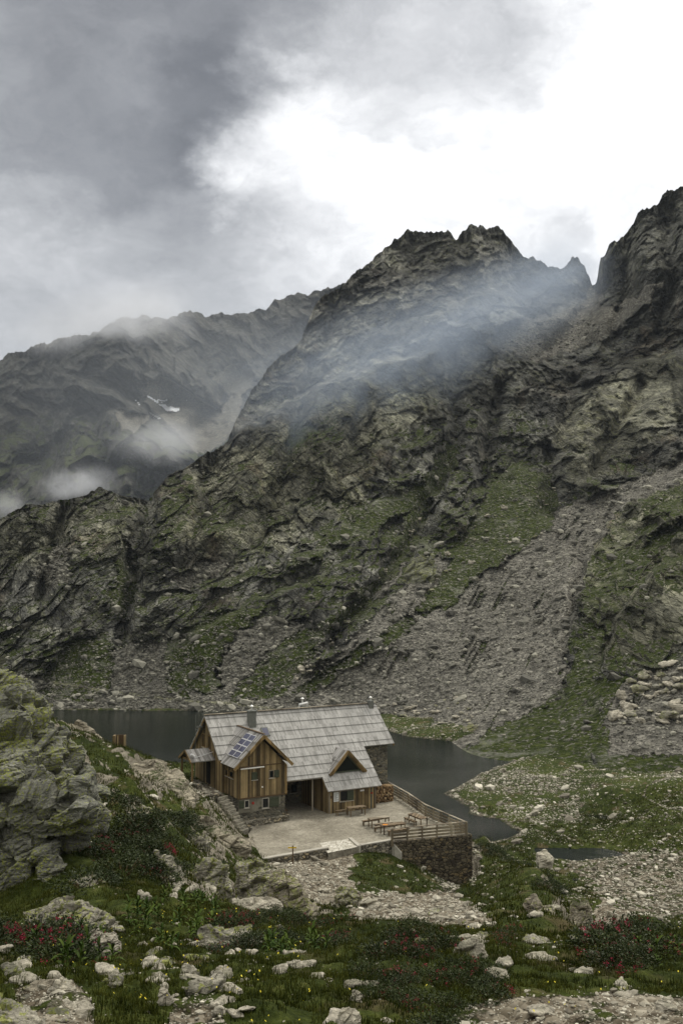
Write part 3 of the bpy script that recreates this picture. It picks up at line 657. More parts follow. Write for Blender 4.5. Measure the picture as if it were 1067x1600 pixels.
# screen place of each ground point, for drawing paths and stony ground onto it
c_, s_2 = math.cos(TH), math.sin(TH)
yc = Yn*c_+(Zn-CZ)*s_2; zc = -Yn*s_2+(Zn-CZ)*c_
SXn = 533.5+Xn/yc*F; SYn = 800-zc/yc*F
wn = fbm(Xn/3, Yn/3, 0*Xn, 4, 501, .6)*14; wn2 = fbm(Xn/3, Yn/3, 0*Xn+4, 4, 505, .6)*9
STONY = [([(300, 1216), (350, 1224), (352, 1247), (325, 1250), (304, 1238)], (76, 104), .8), ([(425, 1336), (520, 1334), (560, 1330), (545, 1365), (560, 1392), (600, 1400), (540, 1405), (520, 1440), (470, 1440), (455, 1400), (425, 1362)], (62, 90), 1),
         ([(590, 1395), (700, 1392), (740, 1420), (790, 1448), (680, 1448), (560, 1445), (545, 1420)], (40, 84), 1), ([(625, 1325), (660, 1330), (735, 1385), (700, 1400), (655, 1360)], (70, 90), .42),
         ([(690, 1600), (760, 1558), (860, 1550), (960, 1545), (1067, 1560), (1300, 1560), (1300, 1640), (600, 1640)], (9, 18), .62), ([(250, 1640), (270, 1560), (330, 1545), (350, 1590), (400, 1640)], (9, 19), .5),
         ([(20, 1540), (110, 1530), (150, 1560), (140, 1640), (40, 1640)], (9, 18), .55),
         ([(880, 1345), (960, 1330), (1080, 1325), (1200, 1320), (1200, 1400), (1040, 1440), (990, 1430), (940, 1400), (900, 1375)], (60, 112), .52), ([(930, 1400), (980, 1420), (960, 1470), (925, 1460)], (60, 90), .9),
         ([(760, 1255), (850, 1245), (930, 1250), (900, 1290), (800, 1290)], (100, 140), .36), ([(700, 1215), (800, 1200), (900, 1215), (960, 1235), (830, 1245), (720, 1240)], (115, 160), .40), ([(960, 1170), (1067, 1165), (1200, 1160), (1200, 1200), (950, 1195)], (110, 190), .38),
         ([(735, 1310), (750, 1330), (745, 1380), (732, 1372)], (70, 95), .9)]
stone = np.zeros(Xn.shape)
for p, (d0, d1), a in STONY: stone = np.maximum(stone, a*sstep(polydist(SXn+wn, SYn+wn2, p), -6, 6)*((Yn > d0) & (Yn < d1)))
stone = np.maximum(stone, sstep(-DTn, 1.0, .2)*0)
stone = np.maximum(stone, .5*sstep(np.abs(DLn+.6), 1.4, .2)*(Zn < 1.5))
stone = np.maximum(stone, .85*np.exp(-(linedist(SXn, SYn, [(1067, 1205), (1010, 1228), (1005, 1245), (1040, 1262), (1100, 1270)])/2.)**2)*(Yn > 90)*.7)
NMn = grid_normals(Xn, Yn, Zn)
rockm = sstep(-NMn[..., 2], -.80, -.62)*sstep(Zn, .5, 2)
rockm = np.maximum(rockm, .8*sstep(fbm(Xn/6, Yn/6, 0*Xn, 4, 521), .15, .3)*sstep(HLn, 1, 3)*(Yn > 32)*sstep(-Xn-.03*Yn, -3, 0))
wet = sstep(DLn, -1.2, .2)
cm = np.stack([stone, rockm, wet, stone*0+1], -1)
me = mesh_np('ground', np.stack([Xn, Yn, Zn], -1), gridfaces(*Xn.shape), M['ground'], True, {'mask': cm})
tag(link(me, 'ground'), 'rough alpine turf and stony ground falling from the viewer to the lake', kind='structure')
def ground_hit(px, py, d0=3., d1=230.):
    ds = np.exp(np.linspace(math.log(d0), math.log(d1), 900)); p = at(px, py, ds)
    z = near_z(p[0]+0*ds, ds); k = np.argmax(z >= p[2])
    return float(ds[k])
# a wide sheet under everything, out to the horizon
m, t, b = mat('valley floor'); t.put(b.inputs['Base Color'], t.ramp(t.noise(POS(t), .02, 6, .6), [(.3, (.05, .06, .03)), (.7, (.14, .13, .11))])); M['valley'] = m
me = mesh_np('valley_floor', [(-5000, -3000, -22), (5000, -3000, -22), (5000, 7000, -22), (-5000, 7000, -22)], [[0, 1, 2, 3]], M['valley'])
tag(link(me, 'valley_floor'), kind='structure')

# lake and pond
m, t, b = mat('lake water'); P = POS(t)
b.inputs['Base Color'].default_value = (.004, .007, .005, 1); b.inputs['Roughness'].default_value = .06; b.inputs['IOR'].default_value = 1.33; b.inputs['Specular IOR Level'].default_value = .22
PW = t.mapping(P, (1, 2.2, 1), (0, 0, R(20)))
gust = t.mr(t.noise(P, .035, 3, .5), .35, .65, .25, 1)
h = t.math('ADD', t.math('MULTIPLY', t.noise(PW, 1.1, 5, .6), 1), t.math('MULTIPLY', t.noise(PW, 4, 3, .6), .3))
t.l.new(t.bump(h, t.math('MULTIPLY', gust, t.mr(t.sep(P)[1], 175, 120, .5, 1.5)), .25), b.inputs['Normal']); M['water'] = m
lx = [-420, 60, 60, -420]; me = mesh_np('lake', [(-420, 88, 0), (70, 88, 0), (70, 260, 0), (-420, 260, 0)], [[0, 1, 2, 3]], M['water'])
tag(link(me, 'lake'), 'dark mountain lake behind the hut', kind='structure')
cx = sum(p[0] for p in POND)/len(POND); cy = sum(p[1] for p in POND)/len(POND)
me = bpy.data.meshes.new('pond'); pts = [(cx+(p[0]-cx)*1.3, cy+(p[1]-cy)*1.3, .12) for p in POND]; me.from_pydata(pts, [], [list(range(len(pts)))]); me.materials.append(M['water'])
tag(link(me, 'pond'), 'small dark pond in the meadow right of the spur', kind='structure')

# ------------------------------------------------------------------ building materials
def plank_material(name, base, dark, light, width=.17, gap=.3, uvmode=False, weather=.3, run=2.0):
    m, t, b = mat(name)
    o = t.sep(OBJ(t))
    if uvmode:
        uv = t.sep(t.new('ShaderNodeUVMap').outputs[0]); a, l = uv[0], uv[1]
    else: a, l = t.math('ADD', o[0], o[1]), o[2]
    seg = t.math('FLOOR', t.math('DIVIDE', l, run)) if uvmode else None
    ai = t.math('DIVIDE', a, width); ix = t.math('FLOOR', ai)
    cmb = t.new('ShaderNodeCombineXYZ'); t.put(cmb.inputs[0], ix)
    if seg is not None: t.put(cmb.inputs[1], seg)
    wn_ = t.new('ShaderNodeTexWhiteNoise', noise_dimensions='2D'); t.l.new(cmb.outputs[0], wn_.inputs['Vector'])
    r = wn_.outputs['Value']
    c2 = t.new('ShaderNodeCombineXYZ'); t.put(c2.inputs[0], t.math('MULTIPLY', a, 9)); t.put(c2.inputs[1], t.math('MULTIPLY', l, .9)); t.put(c2.inputs[2], t.math('MULTIPLY', r, 31))
    grain = t.noise(c2.outputs[0], 1.6, 5, .65)
    col = t.ramp(t.math('ADD', t.math('MULTIPLY', r, .8), t.math('MULTIPLY', t.math('SUBTRACT', grain, .25), .5)), [(.15, dark), (.5, base), (.88, light)])
    c3 = t.new('ShaderNodeCombineXYZ'); t.put(c3.inputs[0], t.math('MULTIPLY', a, .6)); t.put(c3.inputs[1], t.math('MULTIPLY', l, .5))
    blot = t.noise(c3.outputs[0], 1.3, 5, .6)
    col = t.mix(weather, col, t.ramp(blot, [(.3, .35), (.7, 1.5)]), 'MULTIPLY')
    fr_ = t.math('FRACT', ai); e = t.math('MINIMUM', fr_, t.math('SUBTRACT', 1, fr_))
    gp = t.mr(e, .02, .09)
    col = t.mix(t.math('MULTIPLY', t.math('SUBTRACT', 1, gp), gap), col, tuple(c*.25 for c in dark))
    t.put(b.inputs['Base Color'], col); b.inputs['Roughness'].default_value = .8
    t.l.new(t.bump(t.math('ADD', gp, t.math('MULTIPLY', grain, .3)), .6, .03), b.inputs['Normal'])
    M[name] = m
plank_material('larch boards', (.165, .118, .056), (.052, .038, .02), (.34, .255, .13), .17, .85, False, .5)
plank_material('trim boards', (.20, .135, .055), (.10, .068, .028), (.32, .22, .10), .5, .1, False, .4)
plank_material('roof boards', (.33, .325, .308), (.25, .245, .23), (.40, .393, .375), .155, .5, True, .28, 1.016)
plank_material('porch roof boards', (.27, .262, .25), (.13, .122, .11), (.40, .39, .375), .155, .55, True, .35, 1.016)
plank_material('weathered wood', (.20, .165, .115), (.085, .066, .045), (.34, .30, .23), .6, .1, False, .5)
plank_material('table wood', (.155, .11, .065), (.06, .04, .025), (.27, .21, .13), .12, .5, False, .4)
plank_material('fence wood', (.20, .165, .11), (.09, .07, .045), (.32, .28, .20), .7, .1, False, .5)
M['stone wall'] = stonework_material('stone wall', 2.6, (.135, .125, .095), (.05, .046, .036), (.155, .15, .125))
M['dry stone'] = stonework_material('dry stone', 2.6, (.105, .088, .058), (.035, .028, .02), (.025, .02, .014))
M['pale dry stone'] = stonework_material('pale dry stone', 2.8, (.23, .21, .165), (.09, .08, .06), (.05, .045, .032))
def flat_material(name, col, rough=.7, metal=0, noise=.3, sc=6):
    m, t, b = mat(name)
    c = t.mix(noise, col, t.ramp(t.noise(OBJ(t), sc, 5, .65), [(.3, .3), (.7, 1.7)]), 'MULTIPLY')
    t.put(b.inputs['Base Color'], c); b.inputs['Roughness'].default_value = rough; b.inputs['Metallic'].default_value = metal; M[name] = m
flat_material('render coat', (.17, .16, .125), .95, 0, .6, 1.5)
flat_material('green shutter', (.052, .062, .038), .6); flat_material('dark glass', (.010, .012, .012), .08, 0, .1)
flat_material('zinc', (.13, .135, .12), .5, .0, .4); flat_material('steel cowl', (.62, .62, .60), .35, .6, .1); flat_material('dark interior', (.02, .018, .015), .9)
flat_material('panel frame', (.66, .66, .66), .4, .2, .05); flat_material('concrete', (.36, .34, .29), .9, 0, .3, 2); flat_material('white paint', (.72, .71, .67), .6, 0, .15)
flat_material('paper', (.62, .64, .62), .7, 0, .05); flat_material('ink', (.06, .06, .07), .8); flat_material('yellow paint', (.62, .42, .02), .6); flat_material('orange cloth', (.65, .23, .02), .8)
flat_material('log end', (.34, .22, .11), .9, 0, .6, 20)
t_ = NT(M['log end'].node_tree); t_.l.new(t_.ramp(t_.new('ShaderNodeNewGeometry').outputs['Random Per Island'], [(0, (.05, .03, .015)), (.5, (.22, .14, .07)), (1, (.48, .36, .21))]), t_.n['Principled BSDF'].inputs['Base Color']); flat_material('red paint', (.30, .03, .02), .6)
flat_material('bark', (.10, .065, .035), .95, 0, .6, 14)
m, t, b = mat('solar cells'); o = t.sep(OBJ(t)); g = t.voro(OBJ(t), 3, out='Color')
t.put(b.inputs['Base Color'], t.mix(t.noise(OBJ(t), 1.2, 3), (.020, .024, .050), (.085, .085, .14))); b.inputs['Roughness'].default_value = .14; b.inputs['Specular IOR Level'].default_value = .6; M['solar cells'] = m
m, t, b = mat('gravel'); P = POS(t)
g = t.math('ADD', t.math('MULTIPLY', t.noise(P, .35, 5, .6), .35), t.math('MULTIPLY', t.noise(P, 4.5, 6, .85), .65))
t.put(b.inputs['Base Color'], t.ramp(g, [(.38, (.105, .094, .072)), (.50, (.215, .196, .152)), (.62, (.37, .345, .28))])); b.inputs['Roughness'].default_value = .95
t.l.new(t.bump(t.noise(P, 11, 4, .8), .7, .07), b.inputs['Normal']); M['gravel'] = m
m, t, b = mat('paving'); P = POS(t); e = t.voro(P, 2.4, 'DISTANCE_TO_EDGE'); c = t.sep(t.voro(P, 2.4, out='Color'))
t.put(b.inputs['Base Color'], t.mix(t.mr(e, .06, .02), t.ramp(c[0], [(0, (.36, .34, .28)), (1, (.56, .54, .47))]), (.17, .15, .11))); t.l.new(t.bump(t.mr(e, 0, .1), .6, .03), b.inputs['Normal']); M['paving'] = m

# ------------------------------------------------------------------ terrace
bm = MB(); bm.prism([(x, y, 1.0) for x, y in TERR], (0, 0, 6.)); o = bm.build('terrace', M['gravel'])
tag(o, 'level gravel terrace in front of the hut', kind='structure')
bm = MB(); q = [pz7(498, 1317.6), pz7(547, 1310.5), pz7(561, 1323), pz7(512.5, 1333)]
bm.prism([(x, y, 6.95) for x, y in q], (0, 0, .062)); tag(bm.build('paved_path', M['paving']), 'pale crazy paving at the entrance to the terrace', kind='structure')
def wallrun(name, pts, thick, m, ztop, zbot, label, cat, cap=None, capw=.36):
    """pts world xy; ztop/zbot per point"""
    bm = MB()
    off = []
    for i, p in enumerate(pts):
        a = Vector(pts[max(i-1, 0)]); c = Vector(pts[min(i+1, len(pts)-1)]); d = (c-a).normalized(); off.append(Vector((d.y, -d.x))*thick/2)
    for i in range(len(pts)-1):
        n = 1
        P0, P1 = Vector(pts[i]), Vector(pts[i+1])
        a, b2 = P0+off[i], P1+off[i+1]; c, d = P1-off[i+1], P0-off[i]
        vs = [bm.bm.verts.new(v) for v in [(a.x, a.y, zbot[i]), (b2.x, b2.y, zbot[i+1]), (c.x, c.y, zbot[i+1]), (d.x, d.y, zbot[i]), (a.x, a.y, ztop[i]), (b2.x, b2.y, ztop[i+1]), (c.x, c.y, ztop[i+1]), (d.x, d.y, ztop[i])]]
        for f in ((0, 1, 5, 4), (1, 2, 6, 5), (2, 3, 7, 6), (3, 0, 4, 7), (4, 5, 6, 7), (3, 2, 1, 0)): bm.bm.faces.new([vs[k] for k in f])
    root = bm.build(name, m)
    if cap:
        cb = MB()
        for i in range(len(pts)-1): cb.bar((*pts[i], ztop[i]+.05), (*pts[i+1], ztop[i+1]+.05), capw, .1)
        cb.build('coping', M['concrete'], root, .015)
    return tag(root, label, cat)
def inset(p, q, k): return (p[0]+(q[0]-p[0])*k, p[1]+(q[1]-p[1])*k)
wallrun('retaining_wall', [TERR[0], TERR[1]], .4, M['pale dry stone'], [7.02, 7.12], [5.6, 5.6], 'low stone retaining wall with pale coping left of the crazy paving', 'wall', True, .42)
wallrun('retaining_wall', [TERR[3], pz7(547, 1310.5)], .3, M['concrete'], [7.10, 7.10], [5.6, 5.8], 'short concrete kerb on the right side of the crazy paving', 'kerb')
wallrun('retaining_wall', [pz7(563, 1322), pz7(612, 1313.8)], .34, M['pale dry stone'], [7.04, 7.04], [5.4, 5.2], 'low stone retaining wall with pale coping between paving and wooden fence', 'wall', True, .36)
a_, b_2 = pz7(613, 1314.5), onz(627, 1337, 5.9)
wallrun('ramp_kerb', [a_, (float(b_2[0]), float(b_2[1]))], .42, M['concrete'], [7.1, 6.15], [5.2, 4.5], 'sloping concrete kerb running down from the fence corner', 'kerb')
cor = pz7(728.2, 1304.3)
wl = [pz7(613, 1314.6), pz7(650, 1311.0), pz7(690, 1307.6), cor]
wallrun('retaining_wall', wl, .5, M['dry stone'], [6.99]*4, [5.4, 3.8, 2.6, 1.6], 'tall dark dry stone retaining wall under the front wooden fence', 'wall')
wr = [pz7(728.2, 1304.3), pz7(664.6, 1275.6), pz7(637.6, 1256.6), pz7(606.6, 1238.4)]
wallrun('retaining_wall', [(p[0]+.28, p[1]+.12) for p in wr], .5, M['dry stone'], [6.98]*4, [1.6, .5, 0, 0], 'stone retaining wall under the lakeside wooden fence', 'wall')
flat_material('edging stone', (.40, .37, .30), .9, 0, .5, 3)
for (px, py), (qx, qy) in (((720, 1299), (664.5, 1276.6)), ((664.5, 1276.6), (637, 1257.6)), ((637, 1257.6), (607, 1239.4))):
    p, q = pz7(px, py), pz7(qx, qy); n = max(3, int(math.dist(p, q)/.45)); rr = random.Random(px)
    for k in range(n):
        x, y = p[0]+(q[0]-p[0])*k/n-.25+rr.uniform(-.06, .06), p[1]+(q[1]-p[1])*k/n; s_ = rr.uniform(.10, .19); ed = MB()
        ed.prism([(x-s_, y-s_, 6.98), (x+s_, y-s_*.8, 6.98), (x+s_*.9, y+s_, 6.98), (x-s_*.8, y+s_, 6.98)], (0, 0, rr.uniform(.12, .2)))
        tag(ed.build('edging_stone', M['edging stone'], None, .03), 'pale edging stone in the row at the foot of the lakeside fence', 'edging stone', 'edging stones along the fence')

# ------------------------------------------------------------------ the hut
hut = empty('mountain_hut', (H0[0], H0[1], 7), HA)
tag(hut, 'wooden and stone mountain hut with grey plank roof beside the lake', 'hut')
T44 = math.tan(R(44)); C44, S44 = math.cos(R(44)), math.sin(R(44)); RV, RH = 6.5, 8.73
def course(bm, A, Bv, sl, nrm, t0, t1, l0, r0, l1, r1, th=.10, lift=.055):
    """one course of boards: A ridge origin, Bv along-ridge unit, sl downslope unit; l/r extents at the top and bottom"""
    A, Bv, sl, nrm = Vector(A), Vector(Bv), Vector(sl), Vector(nrm)
    def P(a, t_, h): return A+Bv*a+sl*t_+nrm*h
    top = [P(l0, t0, 0), P(r0, t0, 0), P(r1, t1, lift), P(l1, t1, lift)]
    bot = [p-nrm*th for p in top]
    f = bm.quad([top[0], top[3], top[2], top[1]], [(l0, t0+.01), (l1, t1-.01), (r1, t1-.01), (r0, t0+.01)])
    for i in range(4):
        j = (i+1) % 4; u_ = [(0, t0), (.1, t0), (.1, t0+.05), (0, t0+.05)]
        bm.quad([top[i], top[j], bot[j], bot[i]], u_)
    bm.quad(bot, [(0, t0)]*4)
rf = MB(); cuts = [0, .45]
while cuts[-1] < 9.6: cuts.append(cuts[-1]+1.016)
fs_, ns_ = (0, -C44, -S44), (0, -S44, C44)
def fext(t_):
    """left and right ends of the front slope at distance t below the ridge"""
    return (-9.55 if t_ < 5.12 else (-4.6 if t_ < 7.98 else -.25)), (8.87 if t_ < 5.07 else 5.42)
segs = sorted(set([c for c in cuts if c < 9.59]+[5.07, 7.98, 9.59]))
ci = 0
for a_, b_2 in zip(segs[:-1], segs[1:]):
    mid_ = (a_+b_2)/2; l, r = fext(mid_)
    c0 = max(c for c in cuts if c <= a_+1e-6); c1 = c0+(.45 if c0 == 0 else 1.016)
    k0, k1 = (a_-c0)/(c1-c0)*.055, (b_2-c0)/(c1-c0)*.055
    # lifted by the running tilt of its course
    A0 = Vector((0, RV, RH)); f = lambda x, tt_, h: A0+Vector((x, 0, 0))+Vector(fs_)*tt_+Vector(ns_)*h
    top = [f(l, a_, k0), f(r, a_, k0), f(r, b_2, k1), f(l, b_2, k1)]; bot = [p-Vector(ns_)*.14 for p in top]
    rf.quad([top[0], top[3], top[2], top[1]], [(l, a_+1+.003), (l, b_2+1-.003), (r, b_2+1-.003), (r, a_+1+.003)])
    for i in range(4):
        j = (i+1) % 4; rf.quad([top[i], top[j], bot[j], bot[i]], [(l, a_), (l+.1, a_), (l+.1, a_), (l, a_)])
    rf.quad(bot, [(0, a_)]*4)
# back slope
for k in range(5): course(rf, (0, RV, RH), (1, 0, 0), (0, C44, -S44), (0, S44, C44), k*1.016, (k+1)*1.016, -9.55, 8.87, -9.55, 8.87)
roof = rf.build('roof', M['roof boards'], hut); roof['label'] = 'large grey plank roof with stepped eaves'
rc = MB(); rc.bar((-9.6, RV-.07, RH+.07), (8.92, RV-.07, RH+.07), .26, .05); rc.build('ridge_board', M['weathered wood'], roof)
vb = MB()
for p_, q_ in [((u0, RV, RH-.2), (u0, RV+s_*5.05*C44, RH-.2-5.05*S44)) for u0 in (-9.5, 8.82) for s_ in (-1, 1)]+[((5.38, RV-5.07*C44, RH-.16-5.07*S44), (5.38, RV-9.5*C44, RH-.16-9.5*S44)), ((-.21, RV-8*C44, RH-.16-8*S44), (-.21, RV-9.5*C44, RH-.16-9.5*S44))]:
    vb = MB(); vb.bar(p_, q_, .07, .23); vb.build('verge_board', M['trim boards'], roof)
# walls of the main house
def roofh(v): return RH-abs(v-RV)*T44
w = MB()
w.prism([(5.35, 3.3, -2), (8.35, 3.3, -2), (8.35, 3.3, roofh(3.3)-.16), (5.35, 3.3, roofh(3.3)-.16)], (0, .5, 0))
w.prism([(7.85, 3.82, -4), (7.85, 9.7, -4), (7.85, 9.7, roofh(9.7)-.16), (7.85, 6.5, RH-.18), (7.85, 3.82, roofh(3.82)-.16)], (.5, 0, 0))
w.prism([(-4.2, 5.4, -1), (5.33, 5.4, -1), (5.33, 5.4, 7.2), (-4.2, 5.4, 7.2)], (0, .4, 0))
w.prism([(-8.9, 9.3, -3), (7.84, 9.3, -3), (7.84, 9.3, roofh(9.7)-.14), (-8.9, 9.3, roofh(9.7)-.14)], (0, .4, 0))
w.build('stone_wall', M['stone wall'], hut)
w = MB()
w.prism([(-9.2, 2.9, 2.2), (-9.2, 9.7, 1.6), (-9.2, 9.7, roofh(9.7)-.16), (-9.2, 6.5, RH-.18), (-9.2, 2.9, roofh(2.9)-.16)], (.28, 0, 0))
w.build('gable_wall', M['larch boards'], hut)['label'] = 'left wooden gable wall'
# lean-to store on the right of the recess
w = MB(); w.prism([(0, 0, -.4), (4.93, 0, -.4), (4.93, 0, roofh(0)-.16), (0, 0, roofh(0)-.16)], (0, .16, 0))
w.prism([(0.002, .162, -.4), (.002, 5.39, -.4), (.002, 5.39, roofh(5.4)-.2), (.002, .162, roofh(.16)-.2)], (.16, 0, 0))
w.prism([(4.77, .162, -.4), (4.77, 3.29, -.4), (4.77, 3.29, roofh(3.3)-.2), (4.77, .162, roofh(.16)-.2)], (.158, 0, 0))
lean = w.build('store_wall', M['larch boards'], hut)
for u0 in (0.03, 4.90):
    w = MB(); w.box(u0-.09, u0+.09, -.06, .04, -.2, roofh(0)-.2); w.build('corner_post', M['weathered wood'], hut)
def window(face, a, b2, h0, h1, frame='weathered wood', glass='dark glass', shutter=None, sh='green shutter', at_=0., bars=0, mat_sill=None):
    """face 'v' (wall facing -v at v=at_) or 'u' (wall facing -u at u=at_)"""
    def P(s_, dpt, h): return (s_, at_-dpt, h) if face == 'v' else (at_-dpt, s_, h)
    f = MB(); w_ = .06
    for p, q in (((a, h0), (a, h1)), ((b2, h0), (b2, h1)), ((a-w_/2, h0), (b2+w_/2, h0)), ((a-w_/2, h1), (b2+w_/2, h1))):
        f.bar(P(p[0], .03, p[1]), P(q[0], .03, q[1]), w_, w_+.02)
    fo = f.build('window', M[frame], hut)
    g = MB(); g.prism([P(a, .012, h0), P(b2, .012, h0), P(b2, .012, h1), P(a, .012, h1)], Vector(P(0, .002, 0))-Vector(P(0, .012, 0))); g.build('pane', M[glass], fo)
    if bars:
        g = MB(); g.bar(P((a+b2)/2, .03, h0), P((a+b2)/2, .03, h1), .04, .03); g.build('glazing_bar', M[frame], fo)
    s_ = MB(); s_.bar(P(a-.08, .06, h0-.05), P(b2+.08, .06, h0-.05), .1, .05); s_.build('sill', M['concrete' if mat_sill is None else mat_sill], fo)
    if shutter:
        s0, s1 = shutter; g = MB(); g.prism([P(s0, .055, h0), P(s1, .055, h0), P(s1, .055, h1), P(s0, .055, h1)], Vector(P(0, .085, 0))-Vector(P(0, .055, 0)))
        for hh_ in (h0+.12, h1-.12): g.bar(P(s0+.03, .10, hh_), P(s1-.03, .10, hh_), .03, .07)
        g.build('shutter', M[sh], fo)
    return fo
window('v', 1.15, 2.55, 1.0, 1.9, 'weathered wood', 'dark glass', (1.9, 2.6), 'green shutter', 0)
nb_ = MB(); nb_.box(.5, 1.03, -.05, -.008, 1.02, 1.86); no = nb_.build('notice_board', M['paper'], hut)
ln = MB()
for k in range(6): ln.box(.56, .56+.41-(k*37 % 5)*.05, -.054, -.051, 1.70-k*.11, 1.735-k*.11)
ln.build('printed_lines', M['ink'], no)
sp_ = MB(); sp_.box(.12, .38, -.05, -.01, 1.35, 1.6); sp_.build('wooden_plaque', M['bark'], hut)
sp_ = MB(); sp_.box(3.3, 3.72, -.05, -.01, 1.68, 1.82); sp_.build('wall_sign', M['panel frame'], hut)
pp = MB(); pp.tube((4.48, -.05, -.05), (4.48, -.05, 1.85), .045); pp.build('drain_pipe', M['zinc'], hut)
pp = MB(); pp.tube((4.42, -.1, 1.42), (4.6, -.1, 1.42), .07); pp.build('red_tap_box', M['red paint'], hut)
hs = MB()
for k in range(12):
    a0, a1 = k*math.pi/6, (k+1)*math.pi/6; hs.bar((3.98+.12*math.cos(a0), -.05, 1.5+.12*math.sin(a0)), (3.98+.12*math.cos(a1), -.05, 1.5+.12*math.sin(a1)), .05, .05, (0, 1, 0))
hs.build('coiled_hose', M['bark'], hut)
# things in the recess
d_ = MB(); d_.box(-4.2, -.05, 1.6, 5.38, 3.0, 3.12); d_.build('shade_ceiling', M['bark'], hut)  # loft floor added over the recess to keep daylight out and darken it
d_ = MB(); d_.box(-2.9, -2.0, 5.34, 5.39, .0, 2.05); d_.build('door', M['dark interior'], hut)
window('v', -1.2, -.5, 1.0, 1.8, 'weathered wood', 'dark glass', None, 'green shutter', 5.4)
d_ = MB(); d_.tube((-.75, 1.75, -.05), (-.75, 1.75, 3.9), .09); d_.build('recess_post', M['weathered wood'], hut)
d_ = MB(); d_.bar((-4.2, .95, 3.15), (-.1, .95, 3.15), .16, .2); d_.build('eaves_beam', M['weathered wood'], hut)
# wing with its gable to the terrace
w = MB(); w.prism([(-8.9, .15, 2.25), (-4.22, .15, 2.25), (-4.22, .15, 4.85), (-6.56, .15, 7.15), (-8.9, .15, 4.85)], (0, .18, 0))
w.build('gable_wall', M['larch boards'], hut)['label'] = 'front gable of vertical larch boards'
w = MB(); w.prism([(-8.9, .332, 2.25), (-8.9, 3.0, 2.25), (-8.9, 3.0, 4.8), (-8.9, .332, 4.8)], (.18, 0, 0))
w.build('wing_wall', M['larch boards'], hut); w = MB()
w.prism([(-8.9, 3.002, 2.2), (-8.9, 5.0, 2.2), (-8.9, 5.0, 4.8), (-8.9, 3.002, 4.8)], (.18, 0, 0))
w.build('wing_wall', M['larch boards'], hut); w = MB()
w.prism([(-4.40, .332, 2.25), (-4.40, 5.39, 2.25), (-4.40, 5.39, 4.8), (-4.40, .332, 4.8)], (.18, 0, 0)); w.build('wing_wall', M['larch boards'], hut)
w = MB(); w.prism([(-8.8, .25, -1), (-4.3, .25, -1), (-4.3, .25, 2.248), (-8.8, .25, 2.248)], (0, .45, 0))
w.prism([(-8.82, .702, -1), (-8.82, 5.0, -1), (-8.82, 5.0, 2.248), (-8.82, .702, 2.248)], (.4, 0, 0)); w.prism([(-4.70, .702, -1), (-4.70, 5.39, -1), (-4.70, 5.39, 2.248), (-4.70, .702, 2.248)], (.4, 0, 0))
w.build('stone_base', M['stone wall'], hut)
w = MB(); w.box(-8.82, -6.9, .215, .248, 1.0, 2.24); w.box(-6.9, -4.75, .218, .248, 1.35, 2.24); w.build('render_patch', M['render coat'], hut)
for u0 in (-8.86, -4.26):
    w = MB(); w.box(u0-.07, u0+.07, .08, .148, 2.2, 4.8); w.build('corner_board', M['trim boards'], hut)
w = MB(); w.bar((-8.9, .12, 2.24), (-4.2, .12, 2.24), .08, .09); w.build('base_rail', M['bark'], hut)
w = MB(); w.bar((-8.6, .12, 4.95), (-4.5, .12, 4.95), .06, .08); w.build('trim_rail', M['bark'], hut)
w = MB(); w.tube((-8.75, -.05, 4.82), (-6.5, -.05, 4.84), .06); w.build('rolled_awning', M['white paint'], hut)
window('v', -7.58, -7.12, 3.78, 4.38, 'green shutter', 'green shutter', None, 'green shutter', .15)
window('v', -5.93, -5.5, 3.78, 4.42, 'weathered wood', 'dark glass', (-5.46, -4.98), 'green shutter', .15)
window('v', -8.25, -7.85, 1.42, 2.05, 'concrete', 'dark glass', (-8.78, -8.3), 'green shutter', .215)
window('v', -6.55, -5.95, 1.2, 2.05, 'concrete', 'dark glass', (-5.85, -4.95), 'green shutter', .218)
window('u', 1.1, 1.95, 3.85, 4.4, 'trim boards', 'dark glass', None, 'green shutter', -8.9)
window('u', 2.35, 3.1, 3.85, 4.4, 'trim boards', 'dark glass', None, 'green shutter', -8.9)
window('u', 3.35, 4.1, 3.85, 4.4, 'trim boards', 'dark glass', None, 'green shutter', -8.9)
window('u', 5.7, 6.35, 5.7, 6.9, 'trim boards', 'dark glass', None, 'green shutter', -9.2, 1)
window('u', 7.1, 7.75, 5.7, 6.9, 'trim boards', 'dark glass', None, 'green shutter', -9.2, 1)
lp = MB(); lp.tube((-6.62, .08, 3.08), (-6.62, .0, 3.08), .07); lp.build('wall_lamp', M['white paint'], hut)
lp = MB(); lp.tube((-7.45, .2, 1.75), (-7.45, .12, 1.75), .12); lp.build('round_plaque', M['red paint'], hut)
# wing roof
WU, WH = -6.69, 7.70; wr_ = MB()
for sg in (-1, 1):
    for k in range(4):
        t0, t1 = k*.97, (k+1)*.97
        vb0, vb1 = 5.35-t0*C44+.05, 5.35-t1*C44+.05
        course(wr_, (WU, 0, WH), (0, 1, 0), (sg*C44, 0, -S44), (sg*S44, 0, C44), t0, t1, -.4, vb0, -.4, vb1)
wro = wr_.build('wing_roof', M['porch roof boards'], hut)
w = MB()
for sg in (-1, 1): w.bar((WU, -.44, WH-.14), (WU+sg*3.92*C44, -.44, WH-.14-3.92*S44), .07, .26); w.bar((WU, -.36, WH-.16), (WU+sg*3.8*C44, -.36, WH-.16-3.8*S44), .06, .16)
w.build('barge_board', M['trim boards'], wro)
for u0, h0 in ((WU-2.3, WH-2.45), (WU+2.3, WH-2.45), (WU, WH-.35)): w = MB(); w.bar((u0, -.42, h0), (u0, .6, h0), .12, .14); w.build('purlin_end', M['trim boards'], wro)
w = MB(); w.bar((WU, -.45, WH+.06), (WU, 5.4, WH+.06), .2, .05); w.build('ridge_board', M['bark'], wro)
